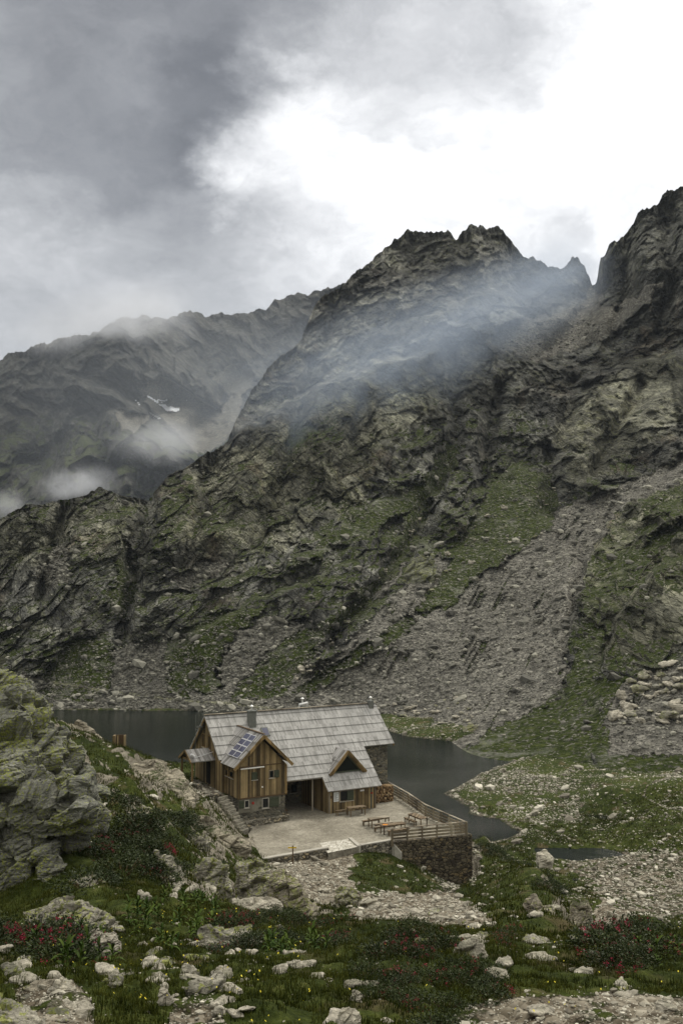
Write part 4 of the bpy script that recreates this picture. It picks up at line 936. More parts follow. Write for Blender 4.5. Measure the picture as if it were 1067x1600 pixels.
# solar panels on the left slope of the wing
sl = Vector((-C44, 0, -S44)); nr_ = Vector((-S44, 0, C44)); A0 = Vector((WU, 0, WH))
for i in range(4):
    for j in range(2):
        t0 = .42+i*.64; v0 = .28+(1-j)*1.12
        def P(v, tt_, h): return A0+Vector((0, v, 0))+sl*tt_+nr_*h
        f = MB(); f.prism([P(v0, t0, .08), P(v0+1.1, t0, .08), P(v0+1.1, t0+.62, .08), P(v0, t0+.62, .08)], nr_*.05)
        po = f.build('solar_panel', M['panel frame'], hut)
        g = MB(); g.prism([P(v0+.045, t0+.045, .132), P(v0+1.055, t0+.045, .132), P(v0+1.055, t0+.575, .132), P(v0+.045, t0+.575, .132)], nr_*.006)
        g.build('cell_sheet', M['solar cells'], po)
# chimneys
def onroof(u, v): return roofh(v)
c_o = MB(); c_o.box(-5.6, -4.9, 5.15, 5.75, roofh(5.1)-.3, 8.95); ch = c_o.build('chimney', M['zinc'], hut, .02)
c_o = MB(); c_o.box(-5.68, -4.82, 5.07, 5.83, 8.95, 9.03); c_o.build('chimney_cap', M['zinc'], ch)
c_o = MB(); c_o.tube((-5.25, 5.45, 9.03), (-5.25, 5.45, 9.35), .10); c_o.tube((-5.25, 5.45, 9.42), (-5.25, 5.45, 9.55), .2, .05); c_o.tube((-5.25, 5.45, 9.34), (-5.25, 5.45, 9.44), .03); c_o.build('cowl', M['steel cowl'], ch)
c_o = MB(); c_o.box(7.95, 8.45, 6.0, 6.5, 7.9, 9.05); ch = c_o.build('chimney', M['zinc'], hut, .02)
c_o = MB(); c_o.tube((8.2, 6.25, 9.05), (8.2, 6.25, 9.3), .09); c_o.tube((8.2, 6.25, 9.36), (8.2, 6.25, 9.48), .19, .05); c_o.tube((8.2, 6.25, 9.3), (8.2, 6.25, 9.38), .03); c_o.build('cowl', M['steel cowl'], ch)
c_o = MB(); c_o.box(.75, 1.25, 7.0, 7.5, 7.8, 8.85); ch = c_o.build('chimney', M['zinc'], hut, .02)
c_o = MB(); c_o.tube((1.0, 7.25, 8.85), (1.0, 7.25, 9.5), .1); c_o.tube((1.0, 7.25, 9.56), (1.0, 7.25, 9.68), .2, .06); c_o.tube((1.0, 7.25, 9.5), (1.0, 7.25, 9.57), .03)
c_o.tube((.55, 7.1, 9.0), (1.5, 7.1, 9.14), .12); c_o.tube((.6, 7.1, 8.3), (.6, 7.1, 9.0), .07); c_o.tube((1.45, 7.1, 8.2), (1.45, 7.1, 9.1), .07); c_o.build('cowl', M['steel cowl'], ch)
# skylight
def RP(u, t_, h): return Vector((u, RV, RH))+Vector(fs_)*t_+Vector(ns_)*h
s_ = MB(); s_.prism([RP(-4.55, 1.95, .03), RP(-3.82, 1.95, .03), RP(-3.82, 2.95, .03), RP(-4.55, 2.95, .03)], Vector(ns_)*.1); so = s_.build('skylight', M['zinc'], hut)
s_ = MB(); s_.prism([RP(-4.46, 2.04, .132), RP(-3.91, 2.04, .132), RP(-3.91, 2.86, .132), RP(-4.46, 2.86, .132)], Vector(ns_)*.008); s_.build('pane', M['solar cells'], so)
# triangular dormer
dm = MB(); DU, DH, DV = 2.42, 5.42, 1.0
hw = 1.85; hb = roofh(DV)+.02; sl_ = math.hypot(hw, DH-hb)
for sg in (-1, 1):
    s2 = Vector((sg*hw, 0, hb-DH)).normalized(); n2_ = Vector((-s2.z*sg, 0, abs(s2.x))) if False else Vector((sg*(DH-hb), 0, hw)).normalized()
    tv = (DH-2.67+0)/T44
    vr = RV-(RH-DH)/T44
    for k in range(2):
        t0, t1 = k*sl_/2, (k+1)*sl_/2+(.12 if k else 0)
        h_at = lambda t_: DH+s2.z*t_
        course(dm, (DU, 0, DH), (0, 1, 0), s2, n2_, t0, t1, DV-.35, RV-(RH-h_at(t0))/T44+.05, DV-.35, max(DV-.2, RV-(RH-h_at(t1))/T44+.05))
do = dm.build('dormer', M['porch roof boards'], hut)
w = MB()
for sg in (-1, 1): w.bar((DU, DV-.38, DH-.09), (DU+sg*(hw+.1), DV-.38, hb-.16), .07, .22); w.bar((DU, DV-.28, DH-.2), (DU+sg*(hw-.1), DV-.28, hb-.12), .06, .3)
w.build('barge_board', M['trim boards'], do)
w = MB(); w.prism([(DU-hw+.3, DV-.1, hb-.05), (DU+hw-.3, DV-.1, hb-.05), (DU, DV-.1, DH-.35)], (0, .05, 0)); w.build('pane', M['dark glass'], do)
w = MB(); w.bar((DU-hw+.2, DV-.16, hb+.02), (DU+hw-.2, DV-.16, hb+.02), .06, .1); w.bar((DU-hw+.45, DV-.14, hb+.03), (DU-.03, DV-.14, DH-.5), .05, .14); w.bar((DU+hw-.45, DV-.14, hb+.03), (DU+.03, DV-.14, DH-.5), .05, .14); w.build('window_frame', M['green shutter'], do)
# entrance porch on the left gable
pr = MB(); PV, PH = 6.19, 5.8
for sg in (-1, 1):
    s2 = Vector((0, sg*1.57, -.85)).normalized(); n2_ = Vector((0, sg*.85, 1.57)).normalized()
    course(pr, (0, PV, PH), (1, 0, 0), s2, n2_, 0, 1.82, -11.5, -9.2, -11.5, -9.2, .1, .02)
po = pr.build('porch_roof', M['porch roof boards'], hut)
w = MB()
for sg in (-1, 1): w.bar((-11.54, PV, PH-.08), (-11.54, PV+sg*1.62, PH-.08-.88), .06, .2); w.bar((-11.35, PV+sg*1.3, PH-.85), (-9.25, PV+sg*1.3, PH-.85), .12, .16)
w.bar((-11.3, PV-1.3, PH-.85), (-11.3, PV+1.3, PH-.85), .12, .14); w.bar((-11.3, PV, PH-.85), (-11.3, PV, PH-.15), .1, .1); w.build('porch_frame', M['trim boards'], po)
for sv in (-1.3, 1.3):
    w = MB(); w.box(-11.38, -11.22, PV+sv-.08, PV+sv+.08, 2.3, PH-.9); w.build('porch_post', M['trim boards'], hut)
d_ = MB(); d_.box(-9.27, -9.205, 5.7, 6.6, 2.6, 4.5); d_.build('door', M['dark interior'], hut)
w = MB(); w.tube((-10.2, 7, 3), (-10.2, 7, 8.75), .025, .02, 6); w.bar((-10.2, 7, 7.4), (-9.2, 7, 7.4), .04, .04); w.box(-10.1, -9.5, 6.95, 7.05, 7.55, 7.72); w.build('mast', M['zinc'], hut)
w = MB(); w.bar((-11.1, 5, 5.2), (-9.3, 5, 5.6), .05, .05); w.tube((-11.4, 5, 5.55), (-11.1, 5, 5.35), .1, .14); w.build('wall_lamp', M['panel frame'], hut)

# ------------------------------------------------------------------ low masonry round the hut
def lw(u, v): return loc2w(u, v)
wallrun('planter_wall', [lw(-8.6, -.75), lw(-7.0, -.62), lw(-4.35, -.35), lw(-4.1, .1)], .35, M['pale dry stone'], [7.42, 7.45, 7.5, 7.45], [6.4]*4, 'low rubble wall at the foot of the wing stone base', 'wall')
bm = MB(); q = [lw(-8.7, -.6), lw(-4.3, -.2), lw(-4.3, .25), lw(-8.7, .25)]; bm.prism([(x, y, 6.5) for x, y in q], (0, 0, .83)); tag(bm.build('planting_bed', M['gravel']), 'strip of bare earth behind the low rubble wall', kind='structure')
wallrun('dry_stone_wall', [lw(-13.2, 6.6), lw(-12.2, 4.6), lw(-11.3, 3.0)], .5, M['pale dry stone'], [10.15, 10.2, 10.25], [8.2]*3, 'rough dry stone wall beside the entrance porch', 'wall')
wallrun('dry_stone_wall', [lw(-12.2, 1.0), lw(-11.0, .9), lw(-10.2, 1.2)], .5, M['pale dry stone'], [9.75, 9.72, 9.7], [8.0]*3, 'short rubble wall holding the path above the stone steps', 'wall')
st_ = empty('stone_steps', (*lw(-10.1, .6), 7)); st_.rotation_euler = (0, 0, HA)
tag(st_, 'flight of rough stone steps climbing beside the wing to the porch', 'steps')
rr = random.Random(4); top, botm = Vector((0, 0, 2.5)), Vector((1.15, -1.9, 0)); dd_ = Vector((.95, -.3, 0)).normalized(); fwd = Vector((.52, -.86, 0)).normalized(); side = Vector((.86, .52, 0))
M['step stone'] = rock_material('step stone', (.27, .25, .20), (.10, .09, .07), 0, scale=2, moss=.2)
for k in range(11):
    q = k/10; c = top.lerp(botm, q); s_ = MB()
    wdt = .55
    s_.prism([c-side*wdt*rr.uniform(.92, 1.1)-fwd*.2+Vector((0, 0, -2.6)), c+side*wdt*rr.uniform(.92, 1.1)-fwd*.2+Vector((0, 0, -2.6)), c+side*wdt*rr.uniform(.92, 1.08)+fwd*rr.uniform(.14, .2)+Vector((0, 0, -2.6)), c-side*wdt*rr.uniform(.92, 1.08)+fwd*rr.uniform(.14, .2)+Vector((0, 0, -2.6))], (0, 0, 2.6+rr.uniform(-.02, .03)))
    s_.build('step', M['step stone'], st_, .03)

# ------------------------------------------------------------------ fence
fence = empty('wooden_fence', (*pz7(727.5, 1303.7), 7)); fo_ = Vector((*pz7(727.5, 1303.7), 7))
tag(fence, 'weathered wooden post and rail fence round the edge of the terrace', 'fence')
FP = [pz7(612, 1315.0), pz7(727.2, 1303.9), pz7(664, 1275.3), pz7(637, 1256.3), pz7(606, 1238.3), loc2w(9.7, 7.6)]
for i in range(5):
    p, q = Vector((*FP[i], 7))-fo_, Vector((*FP[i+1], 7))-fo_; L_ = (q-p).length; n = max(1, round(L_/1.35))
    for h in (.22, .48, .74):
        w = MB(); w.bar(p+Vector((0, 0, h)), q+Vector((0, 0, h)), .04, .16); w.build('rail', M['fence wood'], fence)
    w = MB(); w.bar(p+Vector((0, 0, 1.05)), q+Vector((0, 0, 1.05)), .16, .045); w.build('top_rail', M['weathered wood'], fence)['label'] = 'pale flat top rail'
    nv = Vector((-(q-p).y, (q-p).x, 0)).normalized()*.07
    for k in range(n+(1 if i == 4 else 0)):
        c = p.lerp(q, k/n)
        w = MB(); big_ = .07 if k else .10; w.box(c.x-big_-nv.x, c.x+big_-nv.x, c.y-big_-nv.y, c.y+big_-nv.y, -.35, 1.03); w.build('post', M['fence wood'], fence)

# ------------------------------------------------------------------ tables and benches
def trestle(name, x, y, rz, L_, Wd, Hh, label, cat, m='table wood', th=.05, gl='tables and benches on the terrace', tp_m=None, zb=7.0):
    o = empty(name, (x, y, zb), rz)
    tag(o, label, cat, gl)
    w = MB(); nb2 = 4 if Wd > .5 else 1; g = Wd/nb2
    for k in range(nb2): w.box(-L_/2, L_/2, -Wd/2+k*g+.008, -Wd/2+(k+1)*g-.008, Hh-th, Hh)
    w.build('tabletop' if cat == 'table' else 'seat', M[tp_m or m], o)
    lw_ = .075 if cat == 'table' else .06
    for sx in (-1, 1):
        for sy in (-1, 1):
            a, b2 = sx*(L_/2-.12), sy*(Wd/2-lw_/2-.02); w = MB(); w.box(a-lw_/2, a+lw_/2, b2-lw_/2, b2+lw_/2, 0, Hh-th); w.build('leg', M[m], o)
    w = MB(); a = L_/2-.12
    for sy in (-1, 1): w.bar((-a, sy*(Wd/2-.06), Hh-th-.05), (a, sy*(Wd/2-.06), Hh-th-.05), .03, .09)
    w.build('apron', M[m], o)
    return o
def pxy(px, py, h=0.): p = onz(px, py, 7+h); return float(p[0]), float(p[1])
trestle('table', *pxy(556.5, 1260.2, .75), HA, 1.75, .7, .75, 'brown wooden table against the front wall of the lean-to store', 'table')
trestle('bench', *pxy(534.5, 1265.3, .45), HA, 1.3, .35, .45, 'short wooden bench under the notice board of the lean-to store', 'bench')
T2 = pxy(591.5, 1277.0, .75); trestle('table', *T2, HA, 1.95, .65, .75, 'pale topped table nearest the hut among the terrace tables', 'table', tp_m='weathered wood')
dv = VH*.72
trestle('bench', T2[0]-dv[0]+.05, T2[1]-dv[1], HA, 1.8, .28, .44, 'bench on the near side of the pale topped table', 'bench', tp_m='weathered wood')
trestle('bench', T2[0]+dv[0]*.8-.35, T2[1]+dv[1]*.8, HA, 1.8, .28, .44, 'bench on the far side of the pale topped table', 'bench')
T3 = pxy(613.5, 1287.0, .75); trestle('table', *T3, HA-R(2), 2.25, .7, .75, 'dark table with an orange cloth on it by the end of the front fence', 'table')
trestle('bench', T3[0]-dv[0]+.1, T3[1]-dv[1], HA-R(2), 2.1, .28, .44, 'bench between the orange cloth table and the front fence', 'bench')
trestle('bench', T3[0]+dv[0]-.3, T3[1]+dv[1], HA-R(2), 2.1, .28, .44, 'bench on the hut side of the table with the orange cloth', 'bench', tp_m='weathered wood')
w = MB(); cc = Vector((T3[0]-UH[0]*.75, T3[1]-UH[1]*.75, 7.752)); rr = random.Random(3)
w.prism([cc+Vector((math.cos(a)*(.2+rr.uniform(0, .12)), math.sin(a)*(.13+rr.uniform(0, .06)), 0)) for a in [k*math.pi/4 for k in range(8)]], (0, 0, .03)); tag(w.build('cloth', M['orange cloth'], None, .01), 'small orange cloth lying on the dark terrace table', 'cloth')
T4 = pxy(652.5, 1274.4, .75); trestle('table', *T4, HA+R(90), 2.1, .75, .75, 'dark table standing crosswise nearest the lakeside fence', 'table')
trestle('bench', *pxy(641.0, 1280.0, .44), HA+R(90), 1.75, .28, .44, 'bench left of the crosswise table near the lakeside fence', 'bench')
# benches in the dark recess
trestle('bench', *loc2w(-3.5, 2.2), HA+R(85), 1.6, .3, .45, 'bench in the dark recess between the wing and the store', 'bench')
# firewood
fw = MB(); rr = random.Random(8)
for k in range(14):
    hmax = 1.55 if k > 2 else 1.2
    z_ = .08
    j = 0
    while z_ < hmax:
        r_ = rr.uniform(.06, .11); u0 = 5.65+k*.165+rr.uniform(-.04, .04); v0 = 1.45+rr.uniform(-.12, .12)
        fw.tube((u0, v0, z_), (u0+rr.uniform(-.04, .04), v0+.9, z_+rr.uniform(-.03, .03)), r_, None, 6); z_ += r_*1.75
fw_o = fw.build('firewood_stack', M['log end'], None); fw_o.location = (H0[0], H0[1], 7); fw_o.rotation_euler = (0, 0, HA)
tag(fw_o, 'stack of split firewood logs between the store and the stone wall', 'firewood')
# footpath sign, wooden hatch box
sx_, sy_ = pxy(457.5, 1352.5, -.2); gz = float(near_z(np.array([sx_]), np.array([sy_]))[0])
so = empty('signpost', (sx_, sy_, gz)); tag(so, 'thin wooden signpost with small yellow arrows below the terrace wall', 'signpost')
w = MB(); w.tube((0, 0, -.3), (0, 0, 1.4), .05, .045, 8); w.build('post', M['bark'], so)
for k, (x0, x1) in enumerate(((-.36, -.02), (.0, .28))):
    w = MB(); z_ = 1.22+.0*k; w.prism([(x0, -.06, z_), (x1, -.06, z_), (x1, -.06, z_+.1), (x0, -.06, z_+.1)], (0, -.02, 0)); w.build('arrow_plate', M['yellow paint'], so)
bx_, by_ = at(187, 1168, 90)[:2]; gz = float(near_z(np.array([bx_]), np.array([by_]))[0])
w = empty('wooden_screen', (float(bx_), float(by_), gz)); tag(w, 'small wooden plank enclosure standing on the grassy knoll above the lake', 'enclosure')
for nm, args in (('side_panel', (-.55, -.35, -.3, .35)), ('back_panel', (-.352, .42, .3, .36)), ('side_panel', (.42, .52, -.3, .35)), ('post', (-.14, -.02, -.3, -.2))):
    q = MB(); q.box(args[0], args[1], args[2], args[3], -.3, 1.02); q.build(nm, M['larch boards'] if nm != 'back_panel' else M['bark'], w)

# ------------------------------------------------------------------ rocks
MARKS = [(740, 1483, 'the big pale jagged boulder'), (556, 1537, 'the long narrow kerb stone'), (357, 1466, 'the long flat topped block'), (160, 1475, 'the rounded pale boulder'), (120, 1430, 'the long domed rock'), (95, 1550, 'the stone pile'),
         (470, 1507, 'the flat bright stone'), (260, 1558, 'the pointed upright stone'), (320, 1535, 'the long yellowish boulder'), (545, 1588, 'the boulder at the bottom edge'), (843, 1495, 'the low white stone'), (840, 1468, 'the greenish flat rock'),
         (997, 1478, 'the low pale ledge'), (330, 1370, 'the lichen spotted boulder'), (270, 1365, 'the steep rock face'), (310, 1312, 'the squarish split boulder'), (220, 1272, 'the rounded grey boulder'), (860, 1440, 'the long slanting slab'),
         (915, 1440, 'the steep spur cliff'), (457, 1350, 'the signpost'), (542, 1400, 'the large path boulder'), (793, 1440, 'the upright spur stone'), (680, 1350, 'the tall retaining wall'), (735, 1143, 'the dark shore boulder'),
         (655, 897, 'the house sized rock lump'), (400, 1418, 'the pale rock ledge'), (450, 1395, 'the brownish rock ramp'), (178, 1535, 'the grey boulder in grass'), (20, 1518, 'the slanting grey slab'), (110, 1306, 'the block under the lip')]
def where(x, y, z, far=1.):
    yc_ = y*math.cos(TH)+(z-CZ)*math.sin(TH); zc_ = -y*math.sin(TH)+(z-CZ)*math.cos(TH); sx = 533.5+x/yc_*F; sy = 800-zc_/yc_*F
    m_ = min(MARKS, key=lambda q: math.hypot(q[0]-sx, (q[1]-sy)*2)); dx, dy = sx-m_[0], (sy-m_[1])*2
    rel_ = ('right of ' if dx > 0 else 'left of ') if abs(dx) > abs(dy) else ('in front of ' if dy > 0 else 'behind ')
    dd_ = math.hypot(dx, dy); return ('just ' if dd_ < 35 else 'well ' if dd_ > 110 else '')+rel_+m_[2]
def sized(s_, lo, hi): q = (s_-lo)/(hi-lo+1e-9); return 'tiny ' if q < .12 else 'small ' if q < .4 else 'medium ' if q < .7 else 'large '
M['lichen rock'] = rock_material('lichen rock', (.155, .155, .13), (.045, .044, .036), .28, (.24, .26, .055), scale=1.9, moss=.25)
M['some lichen'] = rock_material('some lichen', (.25, .235, .19), (.075, .068, .052), .25, (.26, .28, .07), scale=1.3, moss=.6)
M['pale rock'] = rock_material('pale rock', (.34, .315, .255), (.12, .105, .08), 0, scale=1.6, moss=.35)
M['slab rock'] = rock_material('slab rock', (.24, .215, .165), (.085, .07, .05), .1, (.24, .25, .09), scale=.8, moss=.8, strata=(R(15), R(32), R(10)))
M['far slab'] = rock_material('far slab', (.25, .225, .17), (.09, .075, .055), 0, scale=.5, moss=1.0, strata=(R(15), R(28), R(10)))
def displace(V, N, size, seed, rough=1., strata=(.45, .35)):
    q = V/size; a = q[:, 0]*.86+q[:, 2]*.5; b = -q[:, 0]*.5+q[:, 2]*.86; y = q[:, 1]
    f1, f2, i_, fa = cells(a*2.2+seed, y*2.6, b*4.2, seed)
    g1, g2, j_, ga = cells(a*5+seed, y*6, b*10, seed+3)
    d = (i_-.5)*.07+fa*.34-(1-np.clip((f2-f1)*9, 0, 1))*.03+(j_-.5)*.018+ga*.05-(1-np.clip((g2-g1)*6, 0, 1))*.008
    d = d+fbm(a*2, y*2, b*4, 4, seed+9, .5)*.026
    if len(V) > 9000:
        e1, e2, k_, ea = cells(a*12, y*13, b*24, seed+5); d = d+ea*.035+(k_-.5)*.008-(1-np.clip((e2-e1)*5, 0, 1))*.006
    return V+N*(d*size*rough)[:, None]
def hull_mesh(pts, voxel, size, seed, m, rough=1., name='rock'):
    bm = bmesh.new()
    for p in pts: bm.verts.new(p)
    bmesh.ops.convex_hull(bm, input=bm.verts[:]); me = bpy.data.meshes.new('h'); bm.to_mesh(me); bm.free()
    o = bpy.data.objects.new('h', me); C.objects.link(o); md = o.modifiers.new('r', 'REMESH'); md.mode = 'VOXEL'; md.voxel_size = voxel; md.adaptivity = 0
    s2 = o.modifiers.new('s', 'SMOOTH'); s2.iterations = 1; s2.factor = .5
    dg = bpy.context.evaluated_depsgraph_get(); ev = o.evaluated_get(dg); me2 = bpy.data.meshes.new_from_object(ev)
    bpy.data.objects.remove(o); bpy.data.meshes.remove(me)
    n = len(me2.vertices); V = np.empty(n*3, np.float32); me2.vertices.foreach_get('co', V); N = np.empty(n*3, np.float32); me2.vertices.foreach_get('normal', N)
    V = displace(V.reshape(-1, 3).astype(float), N.reshape(-1, 3), size, seed, rough)
    me2.vertices.foreach_set('co', V.astype(np.float32).ravel()); me2.polygons.foreach_set('use_smooth', np.full(len(me2.polygons), n < 5000)); me2.update()
    me2.materials.clear(); me2.materials.append(m); me2.name = name
    return me2
def hero(outline, label, m='some lichen', d=None, name='boulder', lean=.5, thick=.8, seed=1, rough=1., sink=.25, res=46, group=None, cat='boulder'):
    o_ = np.array(outline, float); px0, px1 = o_[:, 0].min(), o_[:, 0].max(); py0, py1 = o_[:, 1].min(), o_[:, 1].max()
    if d is None: d = ground_hit((px0+px1)/2, py1-1, 9)
    k = d/F; w_, h_ = (px1-px0)*k, (py1-py0)*k; size = max(w_, h_)
    pts = []; cx_, cy_ = o_.mean(0)
    for x, y in outline:
        dd = d+(py1-y)*k*lean
        pts.append(at(x, y, dd)); pts.append(at(cx_+(x-cx_)*.7, cy_+(y-cy_)*.7-0*h_, dd-size*.10*thick))
        b_ = at(cx_+(x-cx_)*.85, cy_+(y-cy_)*.8, d+thick*min(w_, size)*.9+(py1-y)*k*lean); pts.append(b_-np.array([0, 0, .15*h_]))
    lowp = [at(x, py1, d) for x in (px0+(px1-px0)*.15, px1-(px1-px0)*.15)]
    for p in lowp: pts.append(p-np.array([0, 0, h_*sink+.1])); pts.append(p-np.array([0, -thick*w_*.8, h_*sink+.1]))
    c = np.mean(pts, 0); c[2] = min(p[2] for p in pts)
    me = hull_mesh([Vector(p-c) for p in pts], size/res, size, seed, M[m], rough, name)
    o = link(me, name); o.location = c; o['label'] = label; o['category'] = cat
    if group: o['group'] = group
    return o
def bb(x0, y0, x1, y1, seed=0, sk=.0):
    r_ = random.Random(seed*7+int(x0)); out = []
    n = r_.choice((6, 7, 8))
    for i in range(n):
        a = 2*math.pi*(i+r_.uniform(-.3, .3))/n; e = r_.uniform(.82, 1.0)
        ca_, sa_ = math.cos(a), math.sin(a); p = 1/max(abs(ca_)**2.6+abs(sa_)**2.6, 1e-6)**(1/2.6)
        out.append(((x0+x1)/2+(x1-x0)/2*ca_*p*e, (y0+y1)/2+(y1-y0)/2*sa_*p*e+sk*ca_*(y1-y0)/2))
    return out
hero([(-70, 985), (0, 1036), (24, 1062), (48, 1098), (62, 1130), (40, 1170), (-70, 1200)], 'topmost lichen covered rock block at the left edge', 'lichen rock', 36, 'rock_outcrop', .6, .9, 3, 1.25, .3, 100, cat='rock')
hero([(20, 1075), (58, 1106), (92, 1152), (100, 1200), (60, 1220), (10, 1170)], 'steep lichen covered rock block below the topmost one at the left edge', 'lichen rock', 34.5, 'rock_outcrop', .6, .8, 4, 1.25, .3, 90, cat='rock')
hero([(-70, 1120), (10, 1130), (70, 1172), (118, 1212), (138, 1246), (132, 1268), (80, 1262), (-70, 1240)], 'long slanting lichen covered slab in the middle of the left outcrop', 'lichen rock', 33, 'rock_outcrop', .7, .9, 6, 1.2, .3, 120, cat='rock')
hero([(-70, 1200), (20, 1205), (90, 1240), (140, 1262), (146, 1280), (120, 1296), (60, 1290), (-70, 1300)], 'overhanging lower lip of the lichen covered outcrop', 'lichen rock', 32, 'rock_outcrop', .3, .8, 8, 1.2, .05, 120, cat='rock')
hero([(-70, 1285), (30, 1285), (70, 1305), (86, 1350), (78, 1402), (50, 1428), (-70, 1450)], 'grey rock base under the overhanging lip at the left edge', 'lichen rock', 31.5, 'rock_outcrop', .3, .8, 5, 1.3, .3, 110, cat='rock')
hero([(66, 1340), (90, 1330), (104, 1350), (108, 1392), (84, 1412), (66, 1400)], 'upright grey block right of the rock base under the overhang', 'lichen rock', 31, 'rock_outcrop', .4, .8, 10, 1.2, .3, 60, cat='rock')
hero([(100, 1288), (118, 1292), (128, 1312), (112, 1324), (96, 1316)], 'pale lichen block just below the overhanging lip', 'lichen rock', 35, 'boulder', .4, .8, 12, 1.2, .3, 50)
hero([(70, 1120), (100, 1140), (140, 1185), (160, 1235), (168, 1275), (150, 1292), (110, 1280), (80, 1200)], 'dark slanting rock slab leaning behind the lichen covered outcrop', 'lichen rock', 42, 'rock_slab', .4, .8, 7, .9, .3, 70, cat='rock')
hero([(84, 1152), (92, 1136), (112, 1129), (134, 1130), (150, 1142), (166, 1162), (160, 1185), (150, 1200), (110, 1190)], 'pale rounded rock knob on the skyline of the lake shore', 'far slab', 92, 'boulder', .8, 1.2, 9, .8, .4, 60, cat='rock')
hero([(203, 1197), (212, 1189), (245, 1191), (272, 1203), (292, 1220), (306, 1240), (300, 1256), (280, 1262), (240, 1258), (206, 1248)], 'broad pale rock slab above the stone steps', 'far slab', 74, 'rock_slab', 1.6, 1.4, 11, .7, .4, 80, cat='rock')
hero([(300, 1276), (318, 1274), (350, 1292), (385, 1316), (392, 1328), (370, 1326), (325, 1304)], 'cracked sloping rock slabs running down beside the steps to the terrace', 'far slab', 69, 'rock_slab', .9, .7, 13, .6, .4, 70, cat='rock')
hero([(200, 1262), (214, 1254), (232, 1262), (243, 1278), (240, 1290), (215, 1290), (190, 1276)], 'rounded grey boulder below the broad pale slab', 'some lichen', 55, seed=15, lean=.7)
hero([(170, 1252), (195, 1258), (215, 1275), (200, 1288), (175, 1275)], 'dark weathered rock beside the rounded grey boulder', 'some lichen', 56, seed=16, lean=.7)
hero(bb(292, 1301, 329, 1324, 2), 'squarish split boulder in the turf left of the terrace', 'some lichen', 56, seed=17)
hero([(243, 1330), (262, 1335), (278, 1352), (292, 1380), (296, 1402), (270, 1396), (250, 1370)], 'steep grey rock face with a ridge like back below the dark shrubs', 'some lichen', 36, 'rock_slab', .8, .7, 19, 1., .3, 60, cat='rock')
hero([(304, 1348), (322, 1338), (346, 1344), (360, 1370), (362, 1392), (330, 1396), (308, 1378)], 'big boulder with yellow lichen patches left of the path', 'some lichen', 40, seed=21, lean=.6, res=56)
hero([(372, 1350), (395, 1342), (420, 1352), (432, 1378), (425, 1405), (390, 1408), (370, 1385)], 'lumpy rock outcrop rising left of the gravel path', 'some lichen', 46, 'rock_outcrop', .6, .9, 23, 1, .3, 60, cat='rock')
hero([(425, 1358), (452, 1362), (476, 1392), (494, 1428), (480, 1436), (440, 1422), (422, 1395)], 'long brownish rock ramp running down to the rhododendrons', 'slab rock', 44, 'rock_slab', .6, .8, 25, .9, .3, 60, cat='rock')
hero([(362, 1405), (400, 1402), (430, 1408), (438, 1424), (400, 1428), (360, 1422)], 'flat pale rock ledge behind the rhododendrons', 'pale rock', 33, 'rock_slab', 1.2, 1, 27, .7, .3, cat='rock')
hero([(62, 1418), (90, 1408), (130, 1412), (165, 1425), (192, 1445), (198, 1458), (150, 1455), (80, 1440)], 'long domed rock with a grassy foot in the left foreground', 'some lichen', None, 'boulder', 1.0, .8, 29, .9, .3, 64)
hero([(36, 1425), (66, 1420), (92, 1430), (88, 1448), (50, 1450)], 'flat topped grey slab lying against the domed rock', 'some lichen', None, 'rock_slab', 1.2, .8, 31, .6, .3, cat='rock')
hero([(128, 1462), (146, 1453), (176, 1456), (188, 1472), (190, 1490), (160, 1496), (130, 1488)], 'rounded pale boulder with a dark cracked right side', 'pale rock', None, 'boulder', .5, .8, 33, .7, .3, 56)
hero([(316, 1456), (350, 1450), (392, 1446), (396, 1466), (375, 1478), (322, 1484)], 'long flat topped block between green hellebore and rhododendrons', 'some lichen', None, 'boulder', 1.0, .6, 35, .6, .3, 56)
hero([(-20, 1556), (20, 1560), (50, 1578), (72, 1600), (60, 1640), (-20, 1640)], 'pale rock sheet with lichen in the bottom left corner', 'some lichen', None, 'rock_slab', 1.5, 1.0, 37, .7, .2, 60, cat='rock')
hero([(36, 1545), (58, 1534), (86, 1530), (80, 1548), (45, 1553)], 'dark wedge shaped stone on top of the stone pile', 'slab rock', 14.2, 'stone', .6, .7, 39, .6, .1, 40, cat='stone')
hero([(74, 1548), (88, 1530), (108, 1534), (117, 1548), (108, 1562), (82, 1562)], 'warm coloured cracked block on the right of the stone pile', 'pale rock', 14.0, 'stone', .4, .9, 41, .6, .1, 44, cat='stone')
hero(bb(62, 1556, 84, 1577, 4), 'small upright stone in front of the stone pile', 'pale rock', 13.6, 'stone', .4, .9, 43, .7, .1, 34, cat='stone')
hero([(74, 1580), (100, 1566), (140, 1560), (150, 1572), (130, 1590), (85, 1592)], 'flat pale rock with a raised right end in front of the stone pile', 'pale rock', 13.3, 'stone', .9, .8, 45, .7, .2, 50, cat='stone')
hero(bb(33, 1552, 62, 1572, 5), 'round stone under the dark wedge in the stone pile', 'some lichen', 14.0, 'stone', .4, .9, 46, .7, .1, 34, cat='stone')
hero([(4, 1508), (22, 1502), (42, 1520), (44, 1530), (15, 1530)], 'slanting grey slab in the turf at the left edge', 'some lichen', None, 'stone', .8, .5, 47, .7, .2, 40, cat='stone')
hero(bb(162, 1522, 196, 1545, 6), 'rounded grey boulder in the grass right of the hellebores', 'some lichen', None, seed=49, lean=.6)
hero([(246, 1566), (252, 1542), (262, 1546), (274, 1566), (266, 1572)], 'pointed upright stone in the flowery grass', 'pale rock', None, 'stone', .3, .6, 51, .7, .2, 36, cat='stone')
